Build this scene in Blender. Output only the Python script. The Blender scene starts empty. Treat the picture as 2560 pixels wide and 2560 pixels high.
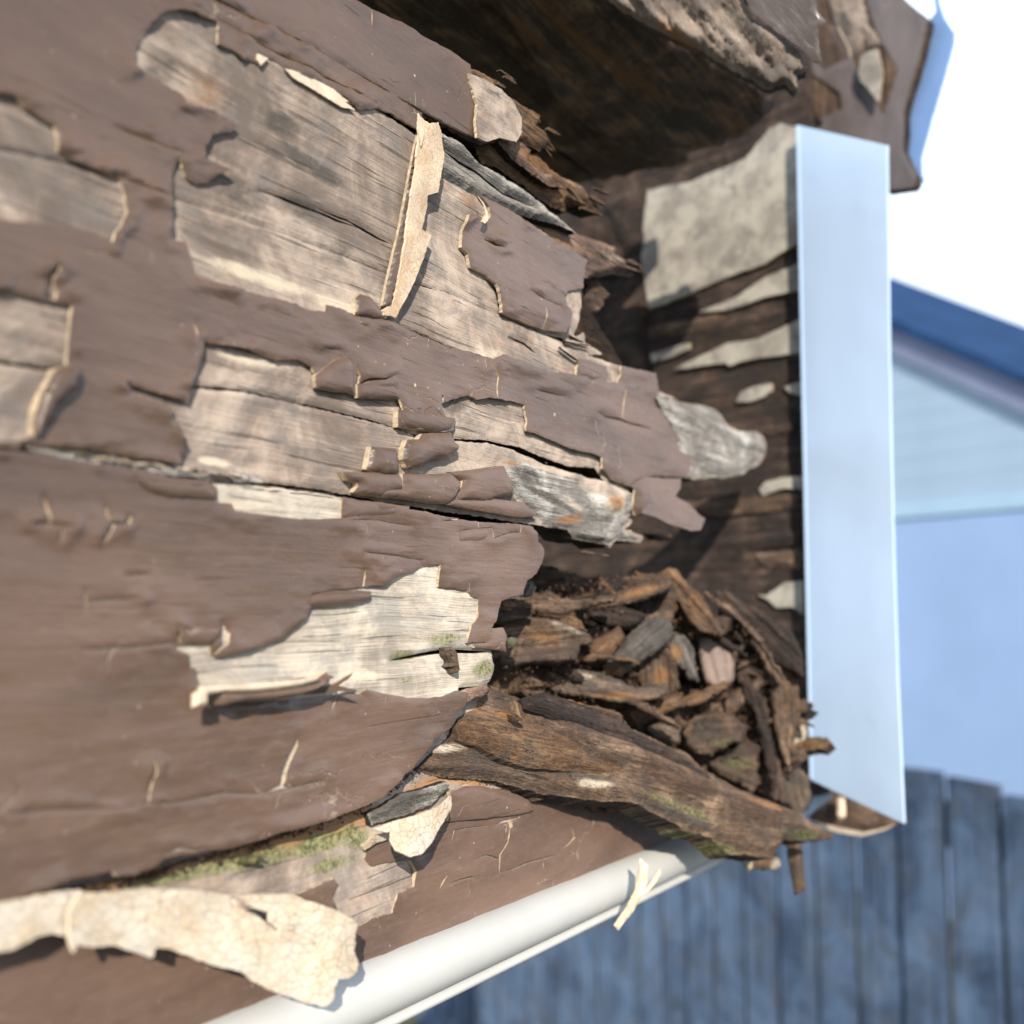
import bpy, math, random
import numpy as np
from mathutils import Vector, Matrix, geometry
S = bpy.context.scene
COL = S.collection
random.seed(7)
# ------------------------------------------------------------------ camera
D = 0.153                      # metres from lens to the plane of the boards (x = 0)
CAMZ = 2.15
YAW = math.radians(30.7); PITCH = math.radians(4.9)
CAM = np.array([D, 0.0, CAMZ])
fw = np.array([-math.sin(YAW)*math.cos(PITCH), math.cos(YAW)*math.cos(PITCH), math.sin(PITCH)])
rt = np.cross(fw, [0, 0, 1.0]); rt /= np.linalg.norm(rt)
up = np.cross(rt, fw)
cam_d = bpy.data.cameras.new('camera'); cam = bpy.data.objects.new('camera', cam_d); COL.objects.link(cam)
cam.matrix_world = Matrix(((rt[0], up[0], -fw[0], CAM[0]), (rt[1], up[1], -fw[1], CAM[1]), (rt[2], up[2], -fw[2], CAM[2]), (0, 0, 0, 1)))
cam_d.sensor_width = 36; cam_d.lens = 36; cam_d.clip_start = 0.01; cam_d.clip_end = 500
cam_d.dof.use_dof = True; cam_d.dof.focus_distance = 0.275; cam_d.dof.aperture_fstop = 11
S.camera = cam
# ------------------------------------------------------------------ light
SUN = np.array([0.53, -0.75, 0.40]); SUN /= np.linalg.norm(SUN)      # towards the sun
W = bpy.data.worlds.new('World'); S.world = W; W.use_nodes = True
nt = W.node_tree; bg = nt.nodes['Background']
sky = nt.nodes.new('ShaderNodeTexSky'); sky.sky_type = 'NISHITA'; sky.sun_disc = False
sky.sun_elevation = math.asin(SUN[2]); sky.sun_rotation = math.atan2(SUN[0], SUN[1])
sky.dust_density = 1.5; sky.ozone_density = 3.0
# bright thin haze near the horizon, the same all the way round
tc = nt.nodes.new('ShaderNodeTexCoord'); sx = nt.nodes.new('ShaderNodeSeparateXYZ'); nt.links.new(tc.outputs['Generated'], sx.inputs[0])
mr = nt.nodes.new('ShaderNodeMapRange'); mr.interpolation_type = 'SMOOTHSTEP'
mr.inputs[1].default_value = 0.45; mr.inputs[2].default_value = 0.80; mr.inputs[3].default_value = 1.0; mr.inputs[4].default_value = 0.0
nt.links.new(sx.outputs[2], mr.inputs[0])
mx = nt.nodes.new('ShaderNodeMix'); mx.data_type = 'RGBA'
nt.links.new(mr.outputs[0], mx.inputs['Factor']); nt.links.new(sky.outputs[0], mx.inputs['A'])
mx.inputs['B'].default_value = (9.5, 10.8, 12.6, 1)
nt.links.new(mx.outputs['Result'], bg.inputs[0]); bg.inputs[1].default_value = 0.11
sl = bpy.data.lights.new('sun', 'SUN'); sl.energy = 5.0; sl.angle = math.radians(0.5); sl.color = (1.0, 0.90, 0.76)
so = bpy.data.objects.new('sun', sl); COL.objects.link(so)
so.rotation_euler = Vector(SUN).to_track_quat('Z', 'Y').to_euler(); so.location = (3, -3, 5)
S.view_settings.view_transform = 'Standard'; S.view_settings.look = 'None'; S.view_settings.gamma = 1
S.view_settings.exposure = 0.42
# ------------------------------------------------------------------ pixel / plane helpers (2560 px photograph)
TL = dict(A=(0, 0), B=(800, 0), C=(1660, 0), D=(0, 800), E=(800, 800), F=(1660, 800), G=(0, 1660), H=(800, 1660), I=(1660, 1660))
def T(k, *v):
    o = TL[k]; return [(o[0]+v[i]*0.46584, o[1]+v[i+1]*0.46584) for i in range(0, len(v), 2)]
def P(*v): return [(v[i], v[i+1]) for i in range(0, len(v), 2)]
def rays(p):
    p = np.asarray(p, float).reshape(-1, 2)
    return fw+np.outer((p[:, 0]-1280)/2560, rt)+np.outer((1280-p[:, 1])/2560, up)
class Plane:
    def __init__(s, p0, n, g=None):
        s.p0 = np.array(p0, float); n = np.array(n, float); n /= np.linalg.norm(n)
        if np.dot(n, CAM-s.p0) < 0: n = -n
        s.n = n
        g = np.array(g if g is not None else [0, 1, 0], float); g = g-n*np.dot(g, n); s.g = g/np.linalg.norm(g)
        s.v = np.cross(n, s.g)
    def at(s, p):
        r = rays(p); t = np.dot(s.p0-CAM, s.n)/(r@s.n); return CAM+r*t[:, None]
    def depth(s, p): return float(np.dot(s.p0-CAM, s.n)/(rays([p])@s.n)[0])
def pt(x, y, d): return CAM+rays([(x, y)])[0]*d
def wall(off=0.0): return Plane((off, 0, CAMZ), (1, 0, 0))
def plane3(a, b, c, gdir=None):
    A_, B_, C_ = pt(*a), pt(*b), pt(*c); return Plane(A_, np.cross(B_-A_, C_-A_), gdir if gdir is not None else B_-A_)
def facing(x, y, d, n, g=None): return Plane(pt(x, y, d), n, g)
# ------------------------------------------------------------------ numpy noise
def _h(ix, iy, s):
    a = (ix.astype(np.int64)*374761393+iy.astype(np.int64)*668265263+int(s)*974634777) & 0xffffffff
    a = ((a ^ (a >> 13))*1274126177) & 0xffffffff; a = a ^ (a >> 16)
    return (a & 0xffff)/65535.0
def vn(x, y, s=0):
    x = np.asarray(x, float); y = np.asarray(y, float)
    ix = np.floor(x); iy = np.floor(y); fx = x-ix; fy = y-iy; fx = fx*fx*(3-2*fx); fy = fy*fy*(3-2*fy)
    return (_h(ix, iy, s)*(1-fx)+_h(ix+1, iy, s)*fx)*(1-fy)+(_h(ix, iy+1, s)*(1-fx)+_h(ix+1, iy+1, s)*fx)*fy
def fbm(x, y, s=0, o=4):
    r = 0; a = 0.5; t = 0
    for k in range(o): r = r+a*vn(np.asarray(x)*2**k, np.asarray(y)*2**k, s+k*17); t += a; a *= 0.5
    return r/t*2-1
def sst(a, b, x):
    t = np.clip((x-a)/(b-a), 0, 1); return t*t*(3-2*t)
# ------------------------------------------------------------------ polygon helpers
def rough(poly, step, amp, seed):
    P_ = np.asarray(poly, float); out = []; n = len(P_); L = 0
    for i in range(n):
        a, b = P_[i], P_[(i+1) % n]; d = b-a; l = np.linalg.norm(d)
        if l < 1e-6: continue
        k = max(1, int(round(l/step))); nn = np.array([-d[1], d[0]])/l
        for j in range(k):
            f = j/k; s_ = L+l*f
            q_ = round(float(vn(np.array([s_/17.0]), np.array([seed*2.3]), seed+9)[0])*3)/3-0.5
            am = amp*(fbm(np.array([s_/40.0]), np.array([seed*3.1]), seed, 2)[0]*0.7+q_*0.65+fbm(np.array([s_/7.0]), np.array([seed*1.7]), seed+5, 2)[0]*1.0)
            # small angular chips
            out.append(a+d*f+nn*am)
        L += l
    return np.array(out)
def inside(px, py, poly):
    r = np.zeros(len(px), bool); n = len(poly); j = n-1
    for i in range(n):
        xi, yi = poly[i]; xj, yj = poly[j]
        if yi != yj:
            r ^= ((yi > py) != (yj > py)) & (px < (xj-xi)*(py-yi)/(yj-yi)+xi)
        j = i
    return r
def segdist(px, py, loops):
    best = np.full(len(px), 1e9)
    for lp in loops:
        a = lp; b = np.roll(lp, -1, axis=0); d = b-a; dd = (d**2).sum(1)+1e-9
        for s in range(0, len(px), 4000):
            X = px[s:s+4000, None]; Y = py[s:s+4000, None]
            t = np.clip(((X-a[:, 0])*d[:, 0]+(Y-a[:, 1])*d[:, 1])/dd, 0, 1)
            q = (X-a[:, 0]-t*d[:, 0])**2+(Y-a[:, 1]-t*d[:, 1])**2
            best[s:s+4000] = np.minimum(best[s:s+4000], q.min(1))
    return np.sqrt(best)
def crack(pts, w, seed=0, taper=True):
    p = np.asarray(pts, float); q = []
    for i in range(len(p)-1):
        l = np.linalg.norm(p[i+1]-p[i]); k = max(1, int(l/14))
        for j in range(k): q.append(p[i]+(p[i+1]-p[i])*j/k)
    q.append(p[-1]); q = np.array(q); n = len(q)
    d = np.gradient(q, axis=0); d /= np.linalg.norm(d, axis=1)[:, None]+1e-9; nn = np.stack([-d[:, 1], d[:, 0]], 1)
    f = np.linspace(0, 1, n); ww = w*(0.65+0.7*vn(f*n/2.2, f*0+seed, seed))
    if taper: ww = ww*np.minimum(1, np.minimum(f, 1-f)*4+0.12)
    c = q+nn*(w*0.5*fbm(f*n/3, f*0+seed, seed+3, 2))[:, None]
    return [tuple(v) for v in np.vstack([c+nn*ww[:, None]/2, (c-nn*ww[:, None]/2)[::-1]])]
# ------------------------------------------------------------------ object bookkeeping
def tag(o, label=None, cat=None, group=None, kind=None):
    if label: o['label'] = label
    if cat: o['category'] = cat
    if group: o['group'] = group
    if kind: o['kind'] = kind
    return o
def thing(name, label, cat, loc, group=None):
    o = bpy.data.objects.new(name, None); o.empty_display_size = 0.02; COL.objects.link(o); o.location = loc
    return tag(o, label, cat, group)
def link(name, V, F, mats, fm=None, smooth=None, gp=None, stain=None, parent=None):
    V = np.asarray(V, float)
    if parent is not None:
        base = np.array(parent.matrix_basis.translation if parent.parent is None else Vector(parent.parent.location)+Vector(parent.location))
    else: base = V.mean(0)
    me = bpy.data.meshes.new(name); me.from_pydata((V-base).tolist(), [], F if isinstance(F, list) else F.tolist())
    for m in mats: me.materials.append(m)
    if fm is not None: me.polygons.foreach_set('material_index', np.asarray(fm, np.int32))
    if smooth is not None: me.polygons.foreach_set('use_smooth', np.asarray(smooth, bool))
    if gp is not None:
        a = me.attributes.new('gp', 'FLOAT_VECTOR', 'POINT'); a.data.foreach_set('vector', np.asarray(gp, np.float32).ravel())
    if stain is not None:
        a = me.attributes.new('stain', 'FLOAT_COLOR', 'POINT'); a.data.foreach_set('color', np.asarray(stain, np.float32).ravel())
    me.update()
    o = bpy.data.objects.new(name, me); COL.objects.link(o)
    if parent is not None: o.parent = parent
    else: o.location = base
    return o
STAINS = []       # (x, y, rx, ry, angle_deg, channel, strength) on the photograph's wall area
def stain_at(X, Y, lst):
    st = np.zeros((len(X), 4))
    for (cx, cy, rx, ry, an, ch, sg) in lst:
        a = math.radians(an); dx = X-cx; dy = Y-cy
        u = (dx*math.cos(a)+dy*math.sin(a))/rx; v = (-dx*math.sin(a)+dy*math.cos(a))/ry
        st[:, ch] = np.maximum(st[:, ch], sg*(1-sst(0.2, 1.0, np.sqrt(u*u+v*v))))
    return st
_seed = [0]
def sheet(name, outline, plane, mats, holes=(), step=10, estep=5, jag=2.0, hf=None, thick=0.001, back=False,
          parent=None, stains=None, flare=0.0, gscale=1.0, rawholes=False, seed=None, gang=0.0, keep=False):
    """A piece with real thickness: its outline lies in `plane`, its face has relief from hf(x, y, dist, world)."""
    _seed[0] += 1; sd = _seed[0] if seed is None else seed
    lo = [rough(outline, estep, jag, sd)]
    for i, h in enumerate(holes):
        lo.append(rough(h, estep, (jag if not rawholes else 0.6)*(1 if len(h) < 30 else 0.4), sd*7+i))
    allp = lo[0]; x0, y0 = allp.min(0); x1, y1 = allp.max(0)
    gx, gy = np.meshgrid(np.arange(x0, x1, step), np.arange(y0, y1, step*0.9)); gx = gx+(np.arange(gx.shape[0]) % 2)[:, None]*step/2
    rg = np.random.RandomState(sd); gx = (gx+rg.uniform(-.25, .25, gx.shape)*step).ravel(); gy = (gy+rg.uniform(-.25, .25, gy.shape)*step).ravel()
    ok = inside(gx, gy, lo[0])
    for h in lo[1:]: ok &= ~inside(gx, gy, h)
    gx, gy = gx[ok], gy[ok]
    if len(gx):
        dd = segdist(gx, gy, lo); k = dd > min(step, estep)*0.7; gx, gy = gx[k], gy[k]
    vs = []; es = []
    for l in lo:
        b = len(vs); vs += [Vector(p) for p in l]; es += [(b+i, b+(i+1) % len(l)) for i in range(len(l))]
    vs += [Vector((a, b)) for a, b in zip(gx, gy)]
    r = geometry.delaunay_2d_cdt(vs, es, [], 0, 1e-5)
    V2 = np.array([tuple(v) for v in r[0]]); Fc = np.array(r[2], int)
    c = V2[Fc].mean(1); k = inside(c[:, 0], c[:, 1], lo[0])
    for h in lo[1:]: k &= ~inside(c[:, 0], c[:, 1], h)
    Fc = Fc[k]
    used = np.unique(Fc); mp = -np.ones(len(V2), int); mp[used] = np.arange(len(used)); V2 = V2[used]; Fc = mp[Fc]
    X, Y = V2[:, 0], V2[:, 1]; dist = segdist(X, Y, lo)
    base = plane.at(V2)
    mx_ = np.stack([(base-plane.p0)@plane.g, (base-plane.p0)@plane.v], 1)
    h = hf(X, Y, dist, mx_) if hf else np.zeros(len(X))
    top = base+np.outer(h, plane.n)
    if keep:      # the traced outline belongs to the lifted sheet: intersect with the lifted plane
        rr_ = rays(V2); t_ = (np.dot(plane.p0-CAM, plane.n)+h)/(rr_@plane.n); base = CAM+rr_*t_[:, None]-np.outer(h, plane.n); top = base+np.outer(h, plane.n)
    # edges on the boundary
    e = np.vstack([Fc[:, [0, 1]], Fc[:, [1, 2]], Fc[:, [2, 0]]]); key = np.sort(e, 1); kk = key[:, 0]*len(V2)+key[:, 1]
    u, inv, cnt = np.unique(kk, return_inverse=True, return_counts=True); be = e[cnt[inv] == 1]
    # orientation of faces towards camera
    a, b, cc = top[Fc[:, 0]], top[Fc[:, 1]], top[Fc[:, 2]]
    if (np.cross(b-a, cc-a)@plane.n).sum() < 0: Fc = Fc[:, ::-1]; be = be[:, ::-1]
    th = thick if not callable(thick) else thick(X, Y)
    n0 = len(top); bv = np.unique(be); m2 = -np.ones(n0, int); m2[bv] = np.arange(len(bv))
    low = base[bv]+np.outer(h[bv]-th, plane.n) if not callable(thick) else base[bv]+np.outer(h[bv]-th[bv], plane.n)
    rim = top[bv].copy()
    V = [top, rim, low]; F = Fc.tolist(); fm = [0]*len(F); sm = [True]*len(F)
    nb = len(bv)
    sf = np.stack([n0+m2[be[:, 1]], n0+m2[be[:, 0]], n0+nb+m2[be[:, 0]], n0+nb+m2[be[:, 1]]], 1)
    F += sf.tolist(); fm += [1]*len(sf); sm += [False]*len(sf)
    idx = [np.arange(n0), bv, bv]
    if back:
        tb = base+np.outer(h-th, plane.n); V.append(tb); o_ = n0+2*nb
        F += (Fc[:, ::-1]+o_).tolist(); fm += [2 if len(mats) > 2 else 0]*len(Fc); sm += [True]*len(Fc); idx.append(np.arange(n0))
    V = np.vstack(V); idx = np.concatenate(idx)
    ga = math.radians(gang); rel = V-plane.p0
    gu = rel@plane.g; gv = rel@plane.v
    gp = np.stack([gu*math.cos(ga)+gv*math.sin(ga), -gu*math.sin(ga)+gv*math.cos(ga), rel@plane.n], 1)*gscale
    st = stain_at(X, Y, STAINS if stains is None else stains)[idx]
    return link(name, V, F, mats, fm, sm, gp, st, parent)
# ------------------------------------------------------------------ materials
def newmat(name):
    m = bpy.data.materials.new(name); m.use_nodes = True; n = m.node_tree; b = n.nodes['Principled BSDF']
    return m, n, b
class NB:
    def __init__(s, n): s.n = n
    def node(s, t, **k):
        x = s.n.nodes.new(t)
        for a, v in k.items(): setattr(x, a, v)
        return x
    def lk(s, a, b): s.n.links.new(a, b)
    def attr(s, name, out='Vector'):
        return s.node('ShaderNodeAttribute', attribute_name=name).outputs[out]
    def scale(s, v, sc, off=(0, 0, 0)):
        m = s.node('ShaderNodeMapping'); m.inputs['Scale'].default_value = sc; m.inputs['Location'].default_value = off; s.lk(v, m.inputs[0]); return m.outputs[0]
    def noise(s, v, sc=1, det=4, rough=0.55, dist=0, off=0):
        x = s.node('ShaderNodeTexNoise'); x.inputs['Scale'].default_value = sc; x.inputs['Detail'].default_value = det
        x.inputs['Roughness'].default_value = rough; x.inputs['Distortion'].default_value = dist
        if off: v = s.scale(v, (1, 1, 1), (off, off*1.7, off*0.3))
        s.lk(v, x.inputs['Vector']); return x.outputs['Fac']
    def rng(s, v, a, b, c=0, d=1, sm=True):
        x = s.node('ShaderNodeMapRange', interpolation_type='SMOOTHSTEP' if sm else 'LINEAR')
        for i, q in enumerate((a, b, c, d)): x.inputs[i+1].default_value = q
        s.lk(v, x.inputs[0]); return x.outputs[0]
    def mix(s, f, a, b, mode='MIX'):
        x = s.node('ShaderNodeMix', data_type='RGBA', blend_type=mode)
        for v, i in ((f, 'Factor'), (a, 'A'), (b, 'B')):
            if hasattr(v, 'links'): s.lk(v, x.inputs[i])
            else: x.inputs[i].default_value = v if isinstance(v, (int, float)) else (*v, 1)[:4]
        return x.outputs['Result']
    def math(s, op, a, b=0.0, clamp=False):
        x = s.node('ShaderNodeMath', operation=op); x.use_clamp = clamp
        for v, i in ((a, 0), (b, 1)):
            if hasattr(v, 'links'): s.lk(v, x.inputs[i])
            else: x.inputs[i].default_value = v
        return x.outputs[0]
    def ramp(s, f, stops):
        x = s.node('ShaderNodeValToRGB'); s.lk(f, x.inputs[0]); e = x.color_ramp.elements
        e[0].position = stops[0][0]; e[0].color = (*stops[0][1], 1); e[1].position = stops[-1][0]; e[1].color = (*stops[-1][1], 1)
        for p, c in stops[1:-1]: q = e.new(p); q.color = (*c, 1)
        return x.outputs[0]
    def bump(s, h, dist, st=1.0, normal=None):
        x = s.node('ShaderNodeBump'); x.inputs['Distance'].default_value = dist; x.inputs['Strength'].default_value = st; s.lk(h, x.inputs['Height'])
        if normal is not None: s.lk(normal, x.inputs['Normal'])
        return x.outputs[0]
def wood_mat(name, light, mid, dark, rough=0.85, contrast=1.0, relief=0.0003, mottle=0.9, fibre=1.0, warm=None, tint=(0.33, 0.22, 0.16)):
    m, n, b = newmat(name); N = NB(n); g = N.attr('gp'); mid2 = tuple(x*0.35+y*0.5*sum(mid)/3+0.0 for x, y in zip(mid, (0.95, 0.97, 1.0)))
    mid2 = tuple(x*0.85 for x in mid2)
    wv = N.noise(N.scale(g, (12, 40, 40)), 1, 2); ad = N.node('ShaderNodeVectorMath', operation='ADD')
    cb = N.node('ShaderNodeCombineXYZ'); N.lk(N.math('MULTIPLY', wv, 0.006), cb.inputs[1]); N.lk(g, ad.inputs[0]); N.lk(cb.outputs[0], ad.inputs[1]); g2 = ad.outputs[0]
    s1 = N.noise(N.scale(g2, (18, 420, 420)), 1, 5, 0.62)
    s2 = N.noise(N.scale(g2, (60, 2400*fibre, 2400*fibre)), 1, 3, 0.6)
    bl = N.noise(g, 38, 6, 0.68, 0.6)
    f = N.math('ADD', N.math('MULTIPLY', s1, 0.5*contrast), N.math('MULTIPLY', s2, 0.3*contrast)); f = N.math('ADD', f, N.math('MULTIPLY', bl, mottle))
    f = N.rng(f, 0.4*(contrast*0.8+mottle)-0.02, 0.62*(contrast*0.8+mottle)+0.02)
    c = N.ramp(f, [(0.0, dark), (0.45, mid), (1.0, light)])
    # warm pinkish brown blotches, grain following
    b2 = N.noise(N.scale(g, (30, 70, 70)), 1, 5, 0.7, 0.3, 3.1); c = N.mix(N.rng(b2, 0.52, 0.72, 0, 0.5), c, tint)
    b3_ = N.noise(N.scale(g, (70, 95, 95)), 1, 7, 0.75, 0.5, 6.3); c = N.mix(N.rng(b3_, 0.46, 0.64, 0, 0.7), c, mid2)
    b4_ = N.noise(N.scale(g, (240, 420, 420)), 1, 6, 0.8, 0, 2.3); c = N.mix(N.rng(b4_, 0.55, 0.70, 0, 0.5), c, dark)
    sp = N.noise(g, 900, 2, 0.6, 0, 5); c = N.mix(N.rng(sp, 0.62, 0.8, 0, 0.45), c, dark)
    # hairline checks
    hc = N.noise(N.scale(g2, (26, 1100, 1100), (0.3, 0.1, 0)), 1, 2, 0.5); chk = N.rng(hc, 0.30, 0.36, 1, 0); c = N.mix(N.math('MULTIPLY', chk, 0.55), c, tuple(x*0.3 for x in dark))
    st = N.node('ShaderNodeAttribute', attribute_name='stain'); sp_ = N.node('ShaderNodeSeparateColor'); N.lk(st.outputs['Color'], sp_.inputs[0])
    nz = N.noise(N.scale(g, (160, 330, 330)), 1, 5, 0.7, 0, 9)
    def blend(c, ch, col, off):
        q = N.noise(N.scale(g, (110, 190, 190), (off, off, 0)), 1, 9, 0.78, 0.3)
        k = N.rng(N.math('ADD', ch, N.math('MULTIPLY', N.math('SUBTRACT', q, 0.5), 3.4)), -0.15, 0.85)
        k = N.math('MULTIPLY', k, N.rng(ch, 0.0, 0.45)); return N.mix(N.math('MULTIPLY', k, 0.88), c, col)
    c = blend(c, st.outputs['Alpha'], (0.56, 0.49, 0.39), 1.0)
    c = blend(c, sp_.outputs[2], (0.075, 0.068, 0.06), 2.0)
    c = blend(c, sp_.outputs[0], (0.29, 0.155, 0.07), 3.0)
    gr = N.mix(N.rng(N.noise(g, 700, 5, 0.8), 0.35, 0.65), (0.035, 0.045, 0.015), (0.27, 0.27, 0.13)); c = blend(c, sp_.outputs[1], gr, 4.0)
    N.lk(c, b.inputs['Base Color']); b.inputs['Roughness'].default_value = rough; b.inputs['Specular IOR Level'].default_value = 0.25; b.inputs['Diffuse Roughness'].default_value = 1.0
    nr = N.bump(f, relief, 1.0); nr = N.bump(s2, relief*0.35, 1.0, nr); nr = N.bump(N.math('SUBTRACT', 1.0, chk), relief*0.8, 1.0, nr)
    nr = N.bump(N.noise(g, 1600, 3, 0.7), relief*0.3, 0.8, nr)
    N.lk(nr, b.inputs['Normal']); return m
def paint_mat(name, col, rough=0.34, var=0.25):
    m, n, b = newmat(name); N = NB(n); g = N.attr('gp')
    a = N.noise(N.scale(g, (14, 40, 40)), 1, 4, 0.6); c = N.mix(N.rng(a, 0.3, 0.7), tuple(x*(1-var) for x in col), tuple(x*(1+var) for x in col))
    ch_ = N.noise(N.scale(g, (9, 22, 22), (4, 1, 2)), 1, 6, 0.7, 0.6); c = N.mix(N.rng(ch_, 0.48, 0.72, 0, 0.35), c, (col[0]*1.55, col[1]*1.6, col[2]*1.65)); ds_ = N.noise(N.scale(g, (20, 260, 260), (7, 3, 2)), 1, 5, 0.75); c = N.mix(N.rng(ds_, 0.55, 0.75, 0, 0.35), c, (col[0]*0.55, col[1]*0.55, col[2]*0.55))
    fl = N.noise(N.scale(g, (300, 900, 900)), 1, 4, 0.7); c = N.mix(N.rng(fl, 0.5, 0.8, 0, 0.35), c, (col[0]*1.7+0.02, col[1]*1.7+0.018, col[2]*1.7+0.016))
    # sparse hairline crazing that follows the grain
    cz = N.node('ShaderNodeTexVoronoi', feature='DISTANCE_TO_EDGE'); cz.inputs['Scale'].default_value = 1.0
    wq = N.node('ShaderNodeTexNoise'); wq.inputs['Scale'].default_value = 90; wq.inputs['Detail'].default_value = 5; N.lk(g, wq.inputs['Vector'])
    ws = N.node('ShaderNodeVectorMath', operation='SCALE'); ws.inputs['Scale'].default_value = 0.010; N.lk(wq.outputs['Color'], ws.inputs[0])
    wa = N.node('ShaderNodeVectorMath', operation='ADD'); N.lk(g, wa.inputs[0]); N.lk(ws.outputs[0], wa.inputs[1]); N.lk(N.scale(wa.outputs[0], (38, 95, 95)), cz.inputs['Vector'])
    cm = N.rng(N.noise(N.scale(g, (16, 30, 30), (2, 5, 1)), 1, 5, 0.7), 0.53, 0.60); ck2 = N.math('MULTIPLY', N.rng(cz.outputs['Distance'], 0.0, 0.022, 1, 0), cm)
    c = N.mix(N.math('MULTIPLY', ck2, N.rng(N.noise(g, 160, 3), 0.4, 0.6, 0.15, 0.75)), c, (0.30, 0.24, 0.18))
    # pale dust specks
    v = N.node('ShaderNodeTexVoronoi'); v.inputs['Scale'].default_value = 120; N.lk(g, v.inputs['Vector'])
    v.inputs['Randomness'].default_value = 1.0
    sz = N.node('ShaderNodeSeparateColor'); N.lk(v.outputs['Color'], sz.inputs[0])
    lim = N.rng(sz.outputs[0], 0.55, 1.0, 0.0, 0.075, False); sp = N.math('LESS_THAN', v.outputs['Distance'], lim)
    c = N.mix(N.math('MULTIPLY', sp, 0.75), c, (0.5, 0.42, 0.32))
    v2 = N.node('ShaderNodeTexVoronoi'); v2.inputs['Scale'].default_value = 420; N.lk(g, v2.inputs['Vector'])
    s2 = N.node('ShaderNodeSeparateColor'); N.lk(v2.outputs['Color'], s2.inputs[0])
    sp2 = N.math('LESS_THAN', v2.outputs['Distance'], N.rng(s2.outputs[1], 0.75, 1.0, 0.0, 0.13, False)); c = N.mix(N.math('MULTIPLY', sp2, 0.5), c, (0.42, 0.36, 0.3))
    N.lk(c, b.inputs['Base Color'])
    N.lk(N.rng(fl, 0.3, 0.7, rough-0.06, rough+0.14), b.inputs['Roughness']); b.inputs['Specular IOR Level'].default_value = 0.45; b.inputs['Diffuse Roughness'].default_value = 1.0
    st = N.noise(N.scale(g, (22, 330, 330)), 1, 4, 0.6); bb = N.noise(N.scale(g, (70, 160, 160)), 1, 3, 0.5)
    nr = N.bump(st, 0.00036, 1.0); nr = N.bump(bb, 0.0005, 0.9, nr); nr = N.bump(N.noise(g, 1300, 3, 0.6), 0.00007, 1.0, nr)
    cr = N.noise(N.scale(g, (30, 520, 520), (1, 2, 0)), 1, 2, 0.5); ck = N.rng(cr, 0.27, 0.31); nr = N.bump(ck, 0.00025, 0.7, nr); nr = N.bump(N.math('SUBTRACT', 1.0, ck2), 0.00022, 0.9, nr)
    N.lk(nr, b.inputs['Normal']); return m
def crackle_mat(name, col, line, sc=330, stretch=1.9):
    m, n, b = newmat(name); N = NB(n); g = N.attr('gp')
    w = N.noise(g, 240, 3); ad = N.node('ShaderNodeVectorMath', operation='ADD'); mu = N.node('ShaderNodeVectorMath', operation='SCALE'); mu.inputs['Scale'].default_value = 0.0035
    nn = N.node('ShaderNodeTexNoise'); nn.inputs['Scale'].default_value = 260; N.lk(g, nn.inputs['Vector']); N.lk(nn.outputs['Color'], mu.inputs[0]); N.lk(g, ad.inputs[0]); N.lk(mu.outputs[0], ad.inputs[1])
    v = N.node('ShaderNodeTexVoronoi', feature='DISTANCE_TO_EDGE'); v.inputs['Scale'].default_value = sc; N.lk(N.scale(ad.outputs[0], (1/stretch, 1, 1)), v.inputs['Vector'])
    k = N.rng(v.outputs['Distance'], 0.0, 0.035, 1, 0); k = N.math('MULTIPLY', k, N.rng(w, 0.32, 0.6, 0.15, 1))
    vc = N.node('ShaderNodeTexVoronoi'); vc.inputs['Scale'].default_value = sc; N.lk(N.scale(ad.outputs[0], (1/stretch, 1, 1)), vc.inputs['Vector'])
    sc_ = N.node('ShaderNodeSeparateColor'); N.lk(vc.outputs['Color'], sc_.inputs[0])
    c = N.mix(N.rng(N.noise(g, 130, 5, 0.7), 0.35, 0.7), col, tuple(x*y for x, y in zip(col, (0.86, 0.74, 0.6))))
    c = N.mix(N.rng(sc_.outputs[0], 0, 1, 0, 0.12), c, tuple(x*y for x, y in zip(col, (0.8, 0.68, 0.52))))
    c = N.mix(N.math('MULTIPLY', k, 0.8), c, line)
    c = N.mix(N.rng(N.noise(g, 1700, 3, 0.6), 0.58, 0.8, 0, 0.3), c, line)
    N.lk(c, b.inputs['Base Color']); b.inputs['Roughness'].default_value = 0.75
    nr = N.bump(N.rng(v.outputs['Distance'], 0, 0.06), 0.00009, 1.0); nr = N.bump(N.noise(g, 1500, 3), 0.00012, 1, nr); N.lk(nr, b.inputs['Normal']); return m
def plain_mat(name, col, rough=0.5, var=0.1, sc=60, bump=0.0, spec=0.4, dirt=None, str_=(1, 1, 1)):
    m, n, b = newmat(name); N = NB(n); g = N.attr('gp'); g = N.scale(g, str_)
    a = N.noise(g, sc, 5, 0.65); c = N.mix(N.rng(a, 0.3, 0.7), tuple(x*(1-var) for x in col), tuple(min(1, x*(1+var)) for x in col))
    if dirt: c = N.mix(N.rng(N.noise(g, sc*6, 6, 0.75, 0, 2), 0.55, 0.75, 0, 0.6), c, dirt)
    N.lk(c, b.inputs['Base Color']); b.inputs['Roughness'].default_value = rough; b.inputs['Specular IOR Level'].default_value = spec
    if bump: N.lk(N.bump(N.noise(g, sc*8, 4, 0.6), bump, 1.0), b.inputs['Normal'])
    return m
M = {}
M['wood'] = wood_mat('weathered_wood', (0.42, 0.35, 0.295), (0.265, 0.212, 0.178), (0.14, 0.113, 0.097), contrast=0.5, mottle=1.1, tint=(0.36, 0.26, 0.20))
M['wood_pale'] = wood_mat('pale_weathered_wood', (0.52, 0.48, 0.41), (0.40, 0.355, 0.30), (0.21, 0.185, 0.16), contrast=0.8, tint=(0.34, 0.27, 0.21))
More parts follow.
